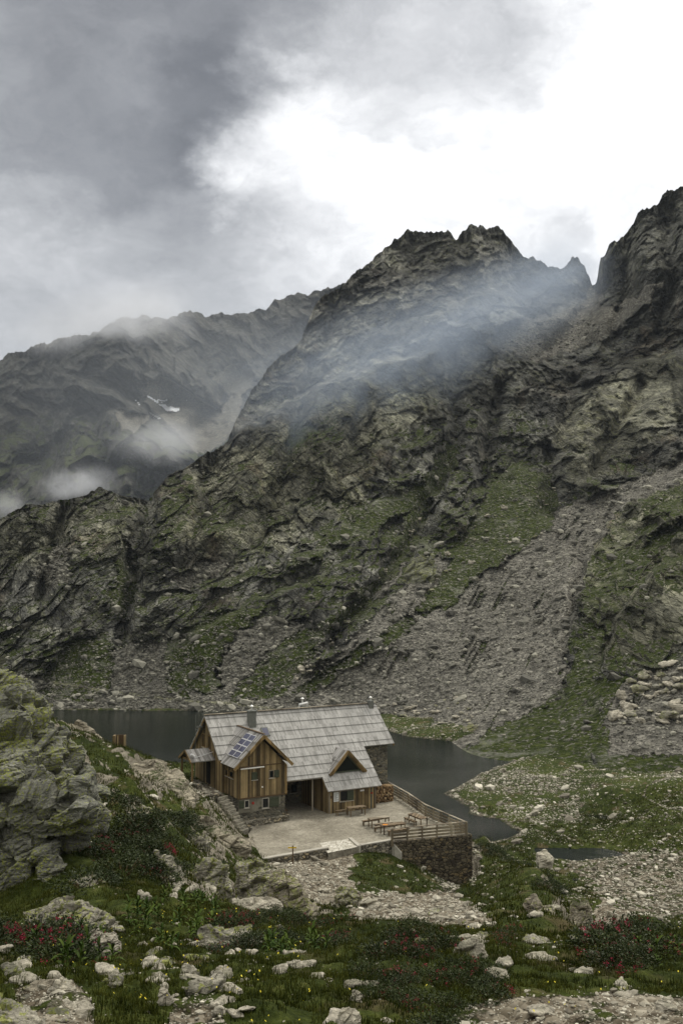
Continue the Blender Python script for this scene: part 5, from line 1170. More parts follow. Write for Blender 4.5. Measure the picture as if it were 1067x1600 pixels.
hero([(288, 1546), (310, 1528), (340, 1516), (350, 1524), (338, 1540), (300, 1552)], 'long yellowish boulder at the top of the stony path', 'some lichen', None, 'boulder', .6, .7, 53, .8, .2, 44)
hero([(278, 1520), (290, 1505), (302, 1508), (312, 1520), (296, 1528)], 'small peaked boulder above the stony path', 'some lichen', None, 'boulder', .5, .8, 54, .8, .2, 36)
hero([(448, 1504), (468, 1500), (494, 1502), (490, 1512), (455, 1514)], 'flat bright stone among the rhododendrons', 'pale rock', None, 'stone', 1, .7, 55, .6, .2, 36, cat='stone')
hero([(508, 1534), (545, 1532), (604, 1535), (602, 1541), (512, 1541)], 'long narrow pale stone lying like a kerb in the grass', 'pale rock', None, 'stone', 1.5, .4, 57, .5, .2, 50, cat='stone')
hero(bb(545, 1545, 567, 1571, 7), 'upright pale block below the long narrow stone', 'pale rock', None, 'stone', .5, .6, 59, .7, .2, 36, cat='stone')
hero([(526, 1590), (536, 1574), (556, 1576), (564, 1590), (560, 1604), (530, 1604)], 'pale boulder cut by the bottom edge near the middle', 'pale rock', 13, 'boulder', .5, .8, 61, .8, .2, 40)
hero([(712, 1488), (724, 1472), (742, 1467), (754, 1474), (762, 1492), (744, 1498), (718, 1496)], 'big pale jagged boulder among the red rhododendrons', 'pale rock', None, 'boulder', .5, .8, 63, .9, .25, 50)
hero([(698, 1463), (730, 1461), (758, 1463), (756, 1470), (706, 1471)], 'thin flat stone just behind the big pale boulder', 'pale rock', None, 'stone', 1.2, .7, 65, .5, .2, 40, cat='stone')
hero([(818, 1490), (836, 1488), (868, 1498), (866, 1503), (830, 1500)], 'low flat white stone in the grass on the right', 'pale rock', None, 'stone', 1.2, .7, 67, .6, .2, 36, cat='stone')
hero([(815, 1462), (830, 1457), (855, 1466), (864, 1476), (840, 1478), (815, 1473)], 'greenish flat rock below the slanting slabs on the right', 'some lichen', None, 'stone', 1.0, .7, 69, .7, .2, 36, cat='stone')
hero([(962, 1473), (985, 1470), (1015, 1476), (1032, 1486), (990, 1484)], 'low pale ledge above the right hand rhododendrons', 'some lichen', None, 'rock_slab', 1.2, .8, 71, .6, .3, 40, cat='rock')
hero([(522, 1400), (534, 1386), (552, 1388), (562, 1402), (560, 1412), (530, 1410)], 'large rounded boulder beside the path below the terrace', 'some lichen', 66, seed=73, lean=.6)
hero([(562, 1408), (576, 1400), (594, 1416), (598, 1425), (575, 1422)], 'pale split boulder right of the large rounded one by the path', 'pale rock', 63, seed=75, lean=.6)
hero(bb(784, 1431, 801, 1449, 8), 'upright pale stone on the green spur', 'pale rock', 45, 'stone', .5, .7, 77, .8, .25, 30, cat='stone')
hero([(822, 1404), (835, 1400), (866, 1424), (890, 1462), (892, 1478), (868, 1470), (838, 1432)], 'long pale slanting slab on the edge of the green spur', 'slab rock', 47, 'rock_slab', .7, .9, 79, .8, .3, 60, cat='rock')
hero([(895, 1420), (912, 1400), (930, 1440), (938, 1478), (912, 1486), (885, 1450)], 'steep grey cliff at the right flank of the green spur', 'slab rock', 50, 'rock_cliff', .3, .9, 81, 1, .4, 60, cat='cliff')
hero([(808, 1448), (822, 1444), (850, 1456), (866, 1470), (842, 1470), (812, 1462)], 'brown low boulder under the long pale slab', 'slab rock', 41, seed=83, lean=.7)
hero([(838, 1332), (850, 1328), (866, 1340), (862, 1348), (846, 1342)], 'pale bare rock patch on the crest of the green spur', 'pale rock', 78, 'rock_slab', 1.2, 1, 85, .6, .3, 36, cat='rock')
hero([(722, 1150), (724, 1136), (734, 1130), (746, 1134), (750, 1148), (744, 1154), (726, 1154)], 'big dark boulder standing on the far shore right of the hut', 'some lichen', 178, seed=87, lean=.3, rough=.6)
hero([(624, 920), (634, 885), (660, 866), (676, 868), (680, 885), (664, 908), (640, 928)], 'house sized rock lump in the scree below the cliffs', 'lichen rock', None if False else 258, 'rock_lump', .6, .9, 89, 1, .3, 50, cat='rock')

# ------------------------------------------------------------------ loose stones
def stone_variant(seed, m, flat=.6, vox=.09):
    r_ = random.Random(seed); pts = []
    for k in range(16):
        v = Vector((r_.gauss(0, 1), r_.gauss(0, 1), r_.gauss(0, 1))).normalized(); pts.append(Vector((v.x*r_.uniform(.8, 1.15), v.y*r_.uniform(.65, .9), v.z*flat*r_.uniform(.7, 1))))
    return hull_mesh(pts, vox, 1.6, seed, M[m], .55, 'stone')
SV = [stone_variant(900+k, ('pale rock', 'some lichen', 'pale rock')[k % 3], (.45, .6, .35, .7, .5, .4)[k]) for k in range(6)]
dPX = np.gradient(Xn, axis=1); dPY = np.gradient(Yn, axis=0)
AREA = np.abs(dPX*dPY)
inframe = (SXn > -25) & (SXn < 1090) & (SYn < 1640)
rng = np.random.default_rng(5)
def pick(weight, n):
    w = (weight*AREA).ravel(); w = w/w.sum(); idx = rng.choice(len(w), n, p=w)
    j = rng.uniform(-.5, .5, (n, 2)); x = Xn.ravel()[idx]+j[:, 0]*dPX.ravel()[idx]; y = Yn.ravel()[idx]+j[:, 1]*dPY.ravel()[idx]
    return x, y, near_z(x, y), idx
def stones(n, weight, smin, smax, label, group, seed, cat='stone', power=2.2):
    x, y, z, idx = pick(weight, n); r_ = random.Random(seed)
    for k in range(n):
        o = bpy.data.objects.new(cat, SV[r_.randrange(6)]); C.objects.link(o)
        s_ = smin+(smax-smin)*r_.random()**power
        o.location = (x[k], y[k], z[k]+s_*.12); o.scale = (s_*r_.uniform(.8, 1.3), s_, s_*r_.uniform(.7, 1.1)); o.rotation_euler = (r_.uniform(-.25, .25), r_.uniform(-.25, .25), r_.uniform(0, 6.28))
        tag(o, sized(s_, smin, smax)+label+' '+where(x[k], y[k], z[k]), cat, group)
def inpoly(poly): return polydist(SXn, SYn, poly) > 0
PATHR = inpoly([(680, 1620), (740, 1555), (860, 1545), (1080, 1545), (1080, 1640), (680, 1640)])
PATHL = inpoly([(200, 1640), (240, 1480), (420, 1490), (400, 1640)])
LEFTP = inpoly([(-20, 1500), (120, 1510), (160, 1560), (150, 1640), (-20, 1640)])
stones(62, inframe*PATHR*1., .05, .26, 'pale stone on the bare path', 'stones on the bare path bottom right', 1)
stones(88, inframe*PATHL*1., .05, .26, 'pale stone in flowery grass', 'stones in the flowery grass', 2)
stones(20, inframe*LEFTP*1., .05, .20, 'loose stone', 'stones round the stone pile', 3)
stones(96, inframe*(Yn > 12)*(Yn < 30)*1., .05, .30, 'pale stone in the turf', 'stones in the foreground turf', 4)
stones(90, inframe*(stone > .4)*(HLn > .5)*(Yn > 45)*(DTn < -1)*1., .10, .55, 'pale rubble block', 'boulders in the rubble below the terrace', 5, 'boulder')

stones(34, inframe*inpoly([(150, 1230), (330, 1300), (430, 1400), (330, 1440), (150, 1440), (100, 1380)])*(Yn > 24)*1., .15, .75, 'grey half buried boulder', 'boulders of the left slope', 21, 'boulder', 1.6)
stones(36, inframe*inpoly([(0, 1430), (1067, 1455), (1067, 1600), (0, 1600)])*(Yn > 12.5)*(Yn < 27)*1., .12, .34, 'grey boulder sunk in turf', 'boulders of the foreground turf', 22, 'boulder', 1.5)
stones(30, inframe*inpoly([(720, 1320), (860, 1350), (940, 1480), (700, 1450)])*(Yn > 30)*(Yn < 90)*1., .12, .6, 'pale boulder on the spur', 'boulders of the green spur', 23, 'boulder', 1.8)
# stones nobody could count: one mesh each
def ico(seed, n=1):
    bm = bmesh.new(); bmesh.ops.create_icosphere(bm, subdivisions=n, radius=1); r_ = random.Random(seed)
    nr__ = [Vector((r_.gauss(0, 1), r_.gauss(0, 1), r_.gauss(0, 1))).normalized() for _ in range(7)]
    for v in bm.verts:
        for q in nr__:
            e = v.co.dot(q)-.62
            if e > 0: v.co -= q*e
        v.co.z *= .72
    V = np.array([v.co[:] for v in bm.verts]); F_ = np.array([[v.index for v in f.verts] for f in bm.faces]); bm.free(); return V, F_
ICO = [ico(k) for k in range(5)]
def scatter(name, x, y, z, s, m, label, n_=None):
    n = len(x); Vs, Fs = [], []; off = 0; var = rng.integers(0, 5, n); a = rng.uniform(0, 6.28, n); tl = rng.uniform(-.5, .5, n)
    for k in range(5):
        I = np.where(var == k)[0]; V0, F0 = ICO[k]; ca_, sa_ = np.cos(a[I])[:, None], np.sin(a[I])[:, None]
        sx = s[I, None]*rng.uniform(.8, 1.4, (len(I), 1)); sy = s[I, None]; sz = s[I, None]*rng.uniform(.7, 1.1, (len(I), 1))
        vx, vy, vz = V0[None, :, 0]*sx, V0[None, :, 1]*sy, V0[None, :, 2]*sz; vz = vz+vx*tl[I, None]
        Vs.append(np.stack([vx*ca_-vy*sa_+x[I, None], vx*sa_+vy*ca_+y[I, None], vz+z[I, None]], -1).reshape(-1, 3))
        Fs.append((F0[None]+(np.arange(len(I))*len(V0))[:, None, None]+off).reshape(-1, 3)); off += len(I)*len(V0)
    me = mesh_np(name, np.concatenate(Vs), np.concatenate(Fs), m); o = link(me, name); return tag(o, label, kind='stuff')
def loose_material(name, c0, c1, c2):
    m, t, b = mat(name); r = t.new('ShaderNodeNewGeometry').outputs['Random Per Island']
    col = t.ramp(r, [(0, c0), (.6, c1), (1, c2)]); col = t.mix(.6, col, t.ramp(t.noise(POS(t), 3, 5, .7), [(.3, .5), (.7, 1.5)]), 'MULTIPLY')
    t.put(b.inputs['Base Color'], col); b.inputs['Roughness'].default_value = .95; M[name] = m
loose_material('loose scree', (.085, .082, .070), (.155, .150, .125), (.32, .31, .255)); loose_material('loose pale', (.15, .135, .105), (.32, .30, .24), (.56, .53, .44))
pn = fbm(Xn/5, Yn/5, 0*Xn, 4, 611, .6); land = (DLn < -.3) & (DPn < -.2)
x, y, z, idx = pick(inframe*land*(HLn < 1.5)*(Yn > 60)*(Yn < 200)*(.45+2*(stone > .35)+1.6*sstep(pn, .0, .4)), 19000)
s = np.clip(rng.pareto(3.2, len(x))*.075+.06, .05, .8); scatter('shore_stones', x, y, z+s*.15, s, M['loose pale'], 'pale stones strewn over the lakeside meadow')
x, y, z, idx = pick(inframe*land*(HLn > 0)*(Yn > 34)*(Yn < 100)*(DTn < -.6)*(.05+3*(stone > .35)+.6*sstep(pn, .1, .4)), 7000)
s = np.clip(rng.pareto(3.2, len(x))*.06+.05, .04, .5); scatter('slope_stones', x, y, z+s*.15, s, M['loose pale'], 'pale rubble strewn over the slope below the terrace')
x, y, z, idx = pick(inframe*(Yn > 11)*(Yn < 30)*(.04+4*(stone > .35)+.4*sstep(pn, .15, .45)), 5200)
s = np.clip(rng.pareto(3.2, len(x))*.014+.012, .01, .09); scatter('pebbles', x, y, z+s*.2, s, M['loose pale'], 'small pebbles and chips on the foreground path')
mPX, mPY, mX, mY, mZ, msc, mgr, mN = MTN
rows_ok = np.zeros(mX.shape, bool); rows_ok[20:] = True
w = ((mPX > -20) & (mPX < 1090) & rows_ok & (mPY > 500))*(msc*1.0+mgr*.22*(mPY > 700))*np.clip(mY/150, 0, 2)**2/np.maximum(mN[..., 2], .3)
w = w.ravel()/w.sum(); idx = rng.choice(len(w), 38000, p=w)
s = np.clip(rng.pareto(3.2, len(idx))*.20+.12, .11, 1.7); s *= np.where(mY.ravel()[idx] > 330, 1.2, 1)
scatter('scree_stones', mX.ravel()[idx]+rng.uniform(-.3, .3, len(idx)), mY.ravel()[idx], mZ.ravel()[idx]+s*.1, s, M['loose scree'], 'loose scree and fallen blocks on the mountain slope')
# countable blocks on the far slopes
def far_blocks(n, poly, smin, smax, label, group, seed):
    ok = ((polydist(mPX, mPY, poly) > 0) & rows_ok).ravel(); I = rng.choice(np.where(ok)[0], n); r_ = random.Random(seed)
    for i in I:
        o = bpy.data.objects.new('boulder', SV[r_.randrange(6)]); C.objects.link(o); s_ = smin+(smax-smin)*r_.random()**2
        o.location = (mX.ravel()[i], mY.ravel()[i], mZ.ravel()[i]+s_*.25); o.scale = (s_*r_.uniform(.8, 1.3), s_, s_*r_.uniform(.8, 1.3)); o.rotation_euler = (r_.uniform(-.3, .3), r_.uniform(-.3, .3), r_.uniform(0, 6.28))
        tag(o, sized(s_, smin, smax)+label, 'boulder', group)
far_blocks(70, [(950, 1105), (985, 1060), (1075, 1025), (1075, 1130), (960, 1135)], .5, 1.9, 'block in the block field at the right edge', 'boulders of the block field', 11)
far_blocks(46, [(600, 1100), (740, 1090), (750, 1148), (620, 1140)], .4, 1.3, 'boulder at the foot of the scree right of the hut roof', 'boulders at the foot of the scree', 12)
far_blocks(40, [(680, 880), (780, 740), (870, 760), (860, 830), (740, 900), (660, 950)], .5, 1.5, 'pale block lying in the grassy bay high on the slope', 'blocks in the high grassy bay', 13)
far_blocks(26, [(440, 1080), (560, 950), (660, 800), (690, 760), (600, 900), (480, 1060)], .5, 1.7, 'pale block lying in the long diagonal grass gully', 'blocks in the diagonal gully', 14)

# ------------------------------------------------------------------ plants
def leaf_material(name, lo, hi, rough=.6, spec=.2):
    m, t, b = mat(name); g = t.new('ShaderNodeNewGeometry'); r = g.outputs['Random Per Island']
    n_ = t.noise(g.outputs['Position'], .9, 4, .6)
    t.put(b.inputs['Base Color'], t.mix(t.math('ADD', t.math('MULTIPLY', r, .65), t.math('MULTIPLY', t.math('SUBTRACT', n_, .5), 1.6), clamp=True), lo, hi)); b.inputs['Roughness'].default_value = rough; b.inputs['Specular IOR Level'].default_value = spec
    M[name] = m
leaf_material('grass blades', (.014, .021, .003), (.110, .118, .020), .85, .05); leaf_material('shrub leaves', (.012, .020, .004), (.050, .068, .015)); leaf_material('hellebore leaves', (.022, .045, .005), (.105, .145, .022), .7, .1)
leaf_material('rhododendron flowers', (.13, .004, .018), (.38, .014, .055)); leaf_material('yellow petals', (.55, .45, .02), (.75, .66, .08)); leaf_material('dry stems', (.06, .045, .025), (.14, .11, .06))
def quads(P, A, Bv, taper=1.0):
    """P base (n,3), A width vec, B length vec -> quad verts"""
    n = len(P); V = np.stack([P-A, P+A, P+A*taper+Bv, P-A*taper+Bv], 1).reshape(-1, 3); return V, np.arange(4*n).reshape(n, 4)
def grass_mesh(x, y, z, h, w, nb, name, label, spread=.05):
    n = len(x); X0 = np.repeat(np.stack([x, y, z], -1), nb, 0); m_ = n*nb
    H = np.repeat(h, nb)*rng.uniform(.5, 1.15, m_); Wd = np.repeat(w, nb); sp = np.repeat(spread*h/.15, nb)
    X0 = X0+np.stack([rng.normal(0, 1, m_)*sp, rng.normal(0, 1, m_)*sp, -.02+0*sp], -1)
    an = rng.uniform(0, 6.28, m_); ln_ = rng.uniform(.1, .75, m_)
    d = np.stack([np.cos(an), np.sin(an), 0*an], -1); sd2 = np.stack([-np.sin(an+.6), np.cos(an+.6), 0*an], -1)*Wd[:, None]*.5
    mid = X0+d*(ln_*H*.25)[:, None]+np.array([0, 0, 1])*(H*.6)[:, None]; tip = X0+d*(ln_*H*.8)[:, None]+np.array([0, 0, 1])*(H*(1-.3*ln_))[:, None]
    V = np.stack([X0-sd2, X0+sd2, mid+sd2*.7, mid-sd2*.7, tip], 1).reshape(-1, 3); b = np.arange(m_)*5
    T = np.concatenate([np.stack([b, b+1, b+2], 1), np.stack([b, b+2, b+3], 1), np.stack([b+3, b+2, b+4], 1)])
    o = link(mesh_np(name, V, T, M['grass blades']), name); return tag(o, label, kind='stuff')
gn = fbm(Xn/1.6, Yn/1.6, 0*Xn, 3, 711, .6)
wt = inframe*(Yn > 11.2)*(Yn < 32)*(stone < .35)*sstep(gn, -.5, .1)
x, y, z, idx = pick(wt, 30000); grass_mesh(x, y, z, rng.uniform(.06, .20, len(x)), np.full(len(x), .011), 7, 'grass', 'short alpine grass in the foreground', .05)
wt = inframe*(Yn > 32)*(Yn < 125)*(stone < .35)*(DTn < -.4)*(DLn < -.8)*(DPn < -.5)*sstep(gn, -.5, .2)
x, y, z, idx = pick(wt, 34000); grass_mesh(x, y, z, rng.uniform(.10, .34, len(x)), rng.uniform(.03, .06, len(x)), 5, 'grass', 'rough grass on the slopes and meadow', .12)
wt = inframe*(Yn > 11.2)*(Yn < 26)*(stone < .5)*(np.abs(SXn-330) < 160)+inframe*(Yn > 14)*(Yn < 26)*.35
x, y, z, idx = pick(wt*(fbm(Xn/1.2, Yn/1.2, 0*Xn, 3, 731) > .05), 330); nn = len(x)
an = rng.uniform(0, 6.28, nn); r0 = rng.uniform(.006, .013, nn)[:, None]; P_ = np.stack([x, y, z+rng.uniform(.08, .2, nn)], -1)
A = np.stack([np.cos(an), np.sin(an), .2+0*an], -1)*r0; B_ = np.stack([-np.sin(an), np.cos(an), .9+0*an], -1)*r0
V = np.stack([P_-A-B_, P_+A-B_, P_+A+B_, P_-A+B_], 1).reshape(-1, 3)
tag(link(mesh_np('yellow_flowers', V, np.arange(4*nn).reshape(nn, 4), M['yellow petals']), 'yellow_flowers'), 'tiny yellow flowers scattered in the turf', kind='stuff')

def bush_mesh(seed, rx=.62, h=.48, nl=1500, name='foliage'):
    r_ = np.random.default_rng(seed); u = r_.normal(size=(nl, 3)); u[:, 2] = np.abs(u[:, 2]); u /= np.linalg.norm(u, axis=1, keepdims=True)
    bump_ = 1+.22*fbm(u[:, 0]*2.2+seed, u[:, 1]*2.2, u[:, 2]*2.2, 2, seed)*2
    rr_ = r_.uniform(.62, 1.02, nl)*bump_; P = u*rr_[:, None]*np.array([rx, rx, h])
    ax = r_.normal(size=(nl, 3)); ax += u*1.2; ax /= np.linalg.norm(ax, axis=1, keepdims=True); sd3 = np.cross(ax, r_.normal(size=(nl, 3))); sd3 /= np.linalg.norm(sd3, axis=1, keepdims=True)
    L2 = r_.uniform(.03, .06, nl)[:, None]
    V, Q = quads(P, sd3*L2*.26, ax*L2, .55)
    return mesh_np(name, V, Q, M['shrub leaves'])
def bloom_mesh(seed, rx=.62, h=.48, nc=16):
    hot = np.random.default_rng(seed).normal(size=3)*.6
    r_ = np.random.default_rng(seed+50); Vs = []; Q = []; off = 0
    for c in range(nc):
        u = r_.normal(size=3)*.8+hot; u[2] = abs(u[2])*.9+.25; u /= np.linalg.norm(u); c0 = u*np.array([rx, rx, h])*r_.uniform(.98, 1.12); n = r_.integers(9, 18)
        P = c0+r_.normal(size=(n, 3))*.024; ax = r_.normal(size=(n, 3)); ax /= np.linalg.norm(ax, axis=1, keepdims=True); s3 = np.cross(ax, r_.normal(size=(n, 3))); s3 /= np.linalg.norm(s3, axis=1, keepdims=True)
        V, q = quads(P, s3*.009, ax*.018, .8); Vs.append(V); Q.append(q+off); off += len(V)
    return mesh_np('blossoms', np.concatenate(Vs), np.concatenate(Q), M['rhododendron flowers'])
BM_ = [bush_mesh(k) for k in range(4)]; BL_ = [bloom_mesh(k, nc=(20, 13, 7, 24)[k]) for k in range(4)]
tw = MB(); rr = random.Random(2)
for k in range(9):
    a = k*.7; tw.tube((0, 0, -.1), (.34*math.cos(a), .34*math.sin(a), .3), .014, .006, 5)
bs = tw.build('x', M['bark']); TWIG = bs.data; bpy.data.objects.remove(bs)
def bushes(n, poly, d0, d1, label, group, seed, smin=.6, smax=1.25, bloom=1.0, name='rhododendron', cat='shrub', tall=1.):
    x, y, z, idx = pick(inframe*(polydist(SXn, SYn, poly) > 0)*(Yn > d0)*(Yn < d1)*1.+1e-12, n); r_ = random.Random(seed)
    for k in range(n):
        o = bpy.data.objects.new(name, None); C.objects.link(o); s_ = r_.uniform(smin, smax)
        o.location = (x[k], y[k], z[k]-.06); o.rotation_euler = (0, 0, r_.uniform(0, 6.28)); o.scale = (s_*r_.uniform(.9, 1.3), s_, s_*r_.uniform(.7, 1.1)*tall); v = r_.randrange(4); bl_ = r_.random() < bloom
        tag(o, sized(s_, smin, smax)+(('flowering ' if v in (0, 3) else 'sparsely flowering ') if bl_ else '')+label+' '+where(x[k], y[k], z[k]), cat, group); link(BM_[v], 'foliage', o); link(TWIG, 'twigs', o)
        if bl_: link(BL_[v], 'blossoms', o)
bushes(15, [(-30, 1440), (60, 1448), (150, 1470), (165, 1515), (110, 1520), (40, 1500), (-30, 1500)], 15, 26, 'rhododendron', 'rhododendrons at the far left', 1)
bushes(20, [(90, 1288), (170, 1282), (230, 1300), (215, 1312), (130, 1308)], 30, 60, 'rhododendron below the outcrop', 'rhododendrons below the outcrop', 2, .7, 1.2)
bushes(30, [(150, 1318), (210, 1312), (255, 1330), (265, 1375), (200, 1372), (150, 1350)], 28, 50, 'dark rhododendron', 'dark rhododendrons on the left slope', 3, .8, 1.5, .5)
bushes(62, [(330, 1440), (430, 1425), (520, 1446), (640, 1452), (700, 1470), (690, 1505), (600, 1510), (480, 1485), (400, 1490), (330, 1500)], 17, 29, 'rhododendron in the middle band', 'rhododendrons of the middle foreground', 4, .4, .9, .8)
bushes(26, [(560, 1525), (700, 1500), (760, 1520), (780, 1560), (700, 1620), (560, 1600), (580, 1560)], 12, 21, 'dark low rhododendron', 'rhododendrons at the bottom edge', 5, .35, .75, .5)
bushes(22, [(930, 1460), (1000, 1455), (1080, 1470), (1080, 1540), (980, 1530), (930, 1500)], 15, 30, 'rhododendron near the right edge', 'rhododendrons at the right edge', 6, .7, 1.3)
bushes(10, [(760, 1462), (800, 1458), (820, 1480), (770, 1490)], 18, 32, 'rhododendron', 'rhododendrons by the big pale boulder', 7, .4, .7)
bushes(16, [(160, 1255), (200, 1262), (255, 1290), (300, 1262), (320, 1292), (290, 1330), (250, 1300), (180, 1290)], 40, 75, 'green cushion shrub', 'cushion shrubs left of the hut', 8, 1.0, 2.2, 0, 'shrub')
bushes(26, [(100, 1300), (240, 1240), (330, 1300), (350, 1400), (200, 1420), (110, 1400)], 28, 75, 'dark green cushion shrub', 'cushion shrubs between the left rocks', 10, .7, 1.6, 0, 'shrub')
bushes(14, [(740, 1310), (830, 1345), (900, 1400), (860, 1400), (780, 1360), (740, 1345)], 50, 92, 'cushion shrub on the spur', 'cushion shrubs on the spur', 9, 1.0, 2.2, 0, 'shrub')

def hellebore_mesh(seed, nl=13):
    r_ = random.Random(seed); Vs, Fs = [], []; off = 0
    for k in range(nl):
        a = k*2.4+r_.uniform(-.3, .3); L2 = r_.uniform(.18, .29)*(1-.35*k/nl); w_ = L2*.16; z0 = .04+.27*k/nl; up = .55+.75*k/nl
        d = np.array([math.cos(a), math.sin(a), 0]); s3 = np.array([-math.sin(a), math.cos(a), 0]); n = 6; pr_ = []
        for i in range(n+1):
            q = i/n; c = d*(L2*q*(1-.25*up))+np.array([0, 0, z0+L2*(up*q-.75*q*q*(1.25-up*.5))]); ww = w_*math.sin(math.pi*min(.97, .08+.92*q))**.8
            pr_ += [c-s3*ww+np.array([0, 0, ww*.5]), c, c+s3*ww+np.array([0, 0, ww*.5])]
        for i in range(n):
            b = off+3*i; Fs += [[b, b+1, b+4, b+3], [b+1, b+2, b+5, b+4]]
        Vs += pr_; off += 3*(n+1)
    return mesh_np('leaves', Vs, Fs, M['hellebore leaves'], True)
HB_ = [hellebore_mesh(k, (9, 11, 13, 8)[k]) for k in range(4)]
sm_ = MB(); sm_.tube((0, 0, -.05), (0, 0, .34), .018, .008, 6); q_ = sm_.build('x', M['hellebore leaves']); STEM = q_.data; bpy.data.objects.remove(q_)
def hellebores(n, poly, d0, d1, label, group, seed, smin, smax):
    x, y, z, idx = pick(inframe*(polydist(SXn, SYn, poly) > 0)*(Yn > d0)*(Yn < d1)*1.+1e-12, n); r_ = random.Random(seed)
    for k in range(n):
        o = bpy.data.objects.new('hellebore', None); C.objects.link(o); s_ = r_.uniform(smin, smax); o.location = (x[k], y[k], z[k]); o.rotation_euler = (r_.uniform(-.15, .15), r_.uniform(-.15, .15), r_.uniform(0, 6.28)); o.scale = (s_, s_, s_*r_.uniform(.9, 1.3)); tag(o, sized(s_, smin, smax)+label+' '+where(x[k], y[k], z[k]), 'plant', group)
        link(HB_[r_.randrange(4)], 'leaves', o); link(STEM, 'stem', o)
hellebores(7, [(40, 1490), (120, 1480), (130, 1520), (60, 1530)], 14, 24, 'broad leaved hellebore', 'hellebores far left', 1, .9, 1.5)
hellebores(9, [(90, 1440), (125, 1440), (140, 1480), (200, 1500), (160, 1515), (100, 1490)], 14, 26, 'broad leaved hellebore', 'hellebores round the pale boulder', 2, .7, 1.2)
hellebores(46, [(200, 1405), (330, 1405), (345, 1440), (310, 1490), (250, 1490), (200, 1450)], 15, 34, 'hellebore in the dense patch', 'hellebores left of centre', 3, .7, 1.2)
hellebores(14, [(400, 1465), (480, 1470), (560, 1490), (420, 1500)], 14, 28, 'hellebore among rhododendrons', 'hellebores among the rhododendrons', 4, .7, 1.1)
hellebores(8, [(1000, 1470), (1075, 1490), (1060, 1530), (960, 1510)], 14, 28, 'hellebore near the right edge', 'hellebores at the right edge', 5, .7, 1.1)

# ------------------------------------------------------------------ air
m = bpy.data.materials.new('haze'); m.use_nodes = True; t = NT(m.node_tree); t.n.clear()
v = t.new('ShaderNodeVolumePrincipled'); v.inputs['Density'].default_value = .00006; v.inputs['Color'].default_value = (.78, .87, 1, 1); v.inputs['Anisotropy'].default_value = 0
o_ = t.new('ShaderNodeOutputMaterial'); t.l.new(v.outputs[0], o_.inputs['Volume']); M['haze'] = m
b_ = MB(); b_.box(-1900, 1500, -600, 2600, -23.5, 640)
hz = tag(b_.build('haze', M['haze']), 'thin blue mountain haze filling the valley', kind='stuff')
def mist(name, px, py, d, rx, ry, rz, dens, label, col=(.93, .95, 1), tilt=0., yaw=0., nscale=.02, lo=.42, hi=.62, namt=1., stretch=1.):
    """soft ellipsoid of droplets; rx, rz half sizes in photo pixels at distance d, ry in metres"""
    m = bpy.data.materials.new(name); m.use_nodes = True; t = NT(m.node_tree); t.n.clear()
    v = t.new('ShaderNodeVolumePrincipled'); v.inputs['Color'].default_value = (*col, 1); v.inputs['Anisotropy'].default_value = .1
    O = OBJ(t); r = t.vmath('LENGTH', O); fall = t.mr(r, .15, 1.0, 1, 0)
    if namt:
        n = t.noise(t.mapping(POS(t), (1, 1, stretch)), nscale, 4, .6); k = t.mr(n, lo, hi, 1-namt, 1); fall = t.math('MULTIPLY', fall, k)
    t.put(v.inputs['Density'], t.math('MULTIPLY', fall, dens))
    o_ = t.new('ShaderNodeOutputMaterial'); t.l.new(v.outputs[0], o_.inputs['Volume'])
    bm = bmesh.new(); bmesh.ops.create_icosphere(bm, subdivisions=3, radius=1.0); me = bpy.data.meshes.new(name); bm.to_mesh(me); bm.free(); me.materials.append(m)
    o = link(me, name); o.location = at(px, py, d); o.scale = (rx*d/F, ry, rz*d/F); o.rotation_euler = (0, tilt, yaw); return tag(o, label, kind='stuff')
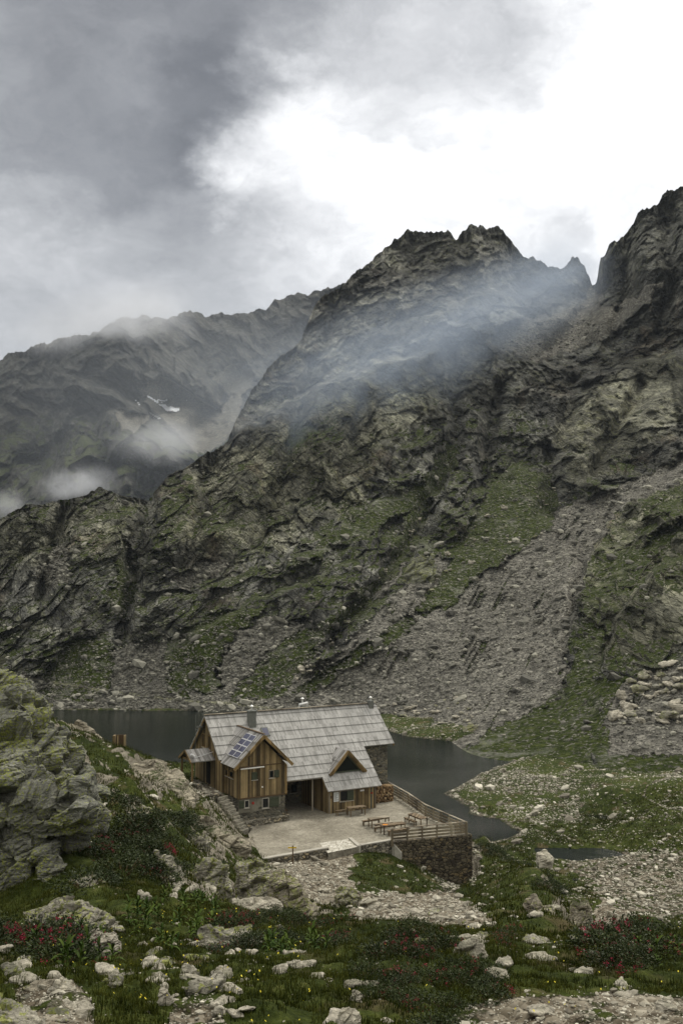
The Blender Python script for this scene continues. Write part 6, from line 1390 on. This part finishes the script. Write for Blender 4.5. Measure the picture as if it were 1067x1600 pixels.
mist('cloud', 165, 500, 1100, 190, 110, 46, .016, 'grey cloud resting on the crest of the far mountain', nscale=.008, lo=.28, hi=.62, tilt=R(-14))
mist('cloud', 235, 505, 1120, 90, 90, 36, .012, 'thin cloud rags on the far ridge right of the main cloud', nscale=.013)
mist('mist', 112, 752, 760, 85, 70, 42, .030, 'bright wisp of mist behind the left shoulder', nscale=.020, lo=.44, hi=.60)
mist('mist', 245, 690, 800, 90, 70, 45, .018, 'thin wisp of mist below the snow patches', nscale=.020, lo=.46, hi=.62)
mist('mist', 15, 790, 700, 80, 70, 40, .016, 'faint mist at the left edge behind the shoulder', nscale=.020)
mist('mist', 230, 640, 800, 420, 240, 260, .0005, 'blue haze hanging in the far cirque', (.80, .88, 1), namt=0)
mist('mist', 400, 560, 1050, 260, 200, 160, .0006, 'blue haze between the far ridge and the main peak', (.80, .88, 1), namt=0)
m = bpy.data.materials.new('light shaft'); m.use_nodes = True; t = NT(m.node_tree); t.n.clear()
v = t.new('ShaderNodeVolumePrincipled'); v.inputs['Color'].default_value = (0.72, .83, 1, 1); O = t.sep(OBJ(t))
ux = O[0]; wd = t.math('SUBTRACT', .78, t.math('MULTIPLY', ux, .22)); rz_ = t.math('DIVIDE', O[2], wd)
rad = t.math('SQRT', t.math('ADD', t.math('MULTIPLY', rz_, rz_), t.math('MULTIPLY', O[1], O[1])))
fl = t.math('MULTIPLY', t.mr(rad, .0, 1.0, 1, 0), t.math('MULTIPLY', t.mr(ux, -1, -.1), t.mr(ux, 1.0, .86)))
fl = t.math('MULTIPLY', fl, t.mr(t.noise(t.mapping(OBJ(t), (.6, 1, 3)), 2.2, 3), .3, .7, .6, 1.1))
t.put(v.inputs['Density'], t.math('MULTIPLY', fl, .025)); o_ = t.new('ShaderNodeOutputMaterial'); t.l.new(v.outputs[0], o_.inputs['Volume'])
q = MB(); q.box(-1, 1, -1, 1, -1, 1); o = q.build('light_shaft', m); d = 385.
o.location = at(655, 548, d); o.scale = (122, 26, 42); o.rotation_euler = (0, R(-27), R(38)); tag(o, 'pale blue shaft of lit mist slanting across the main peak', kind='stuff')
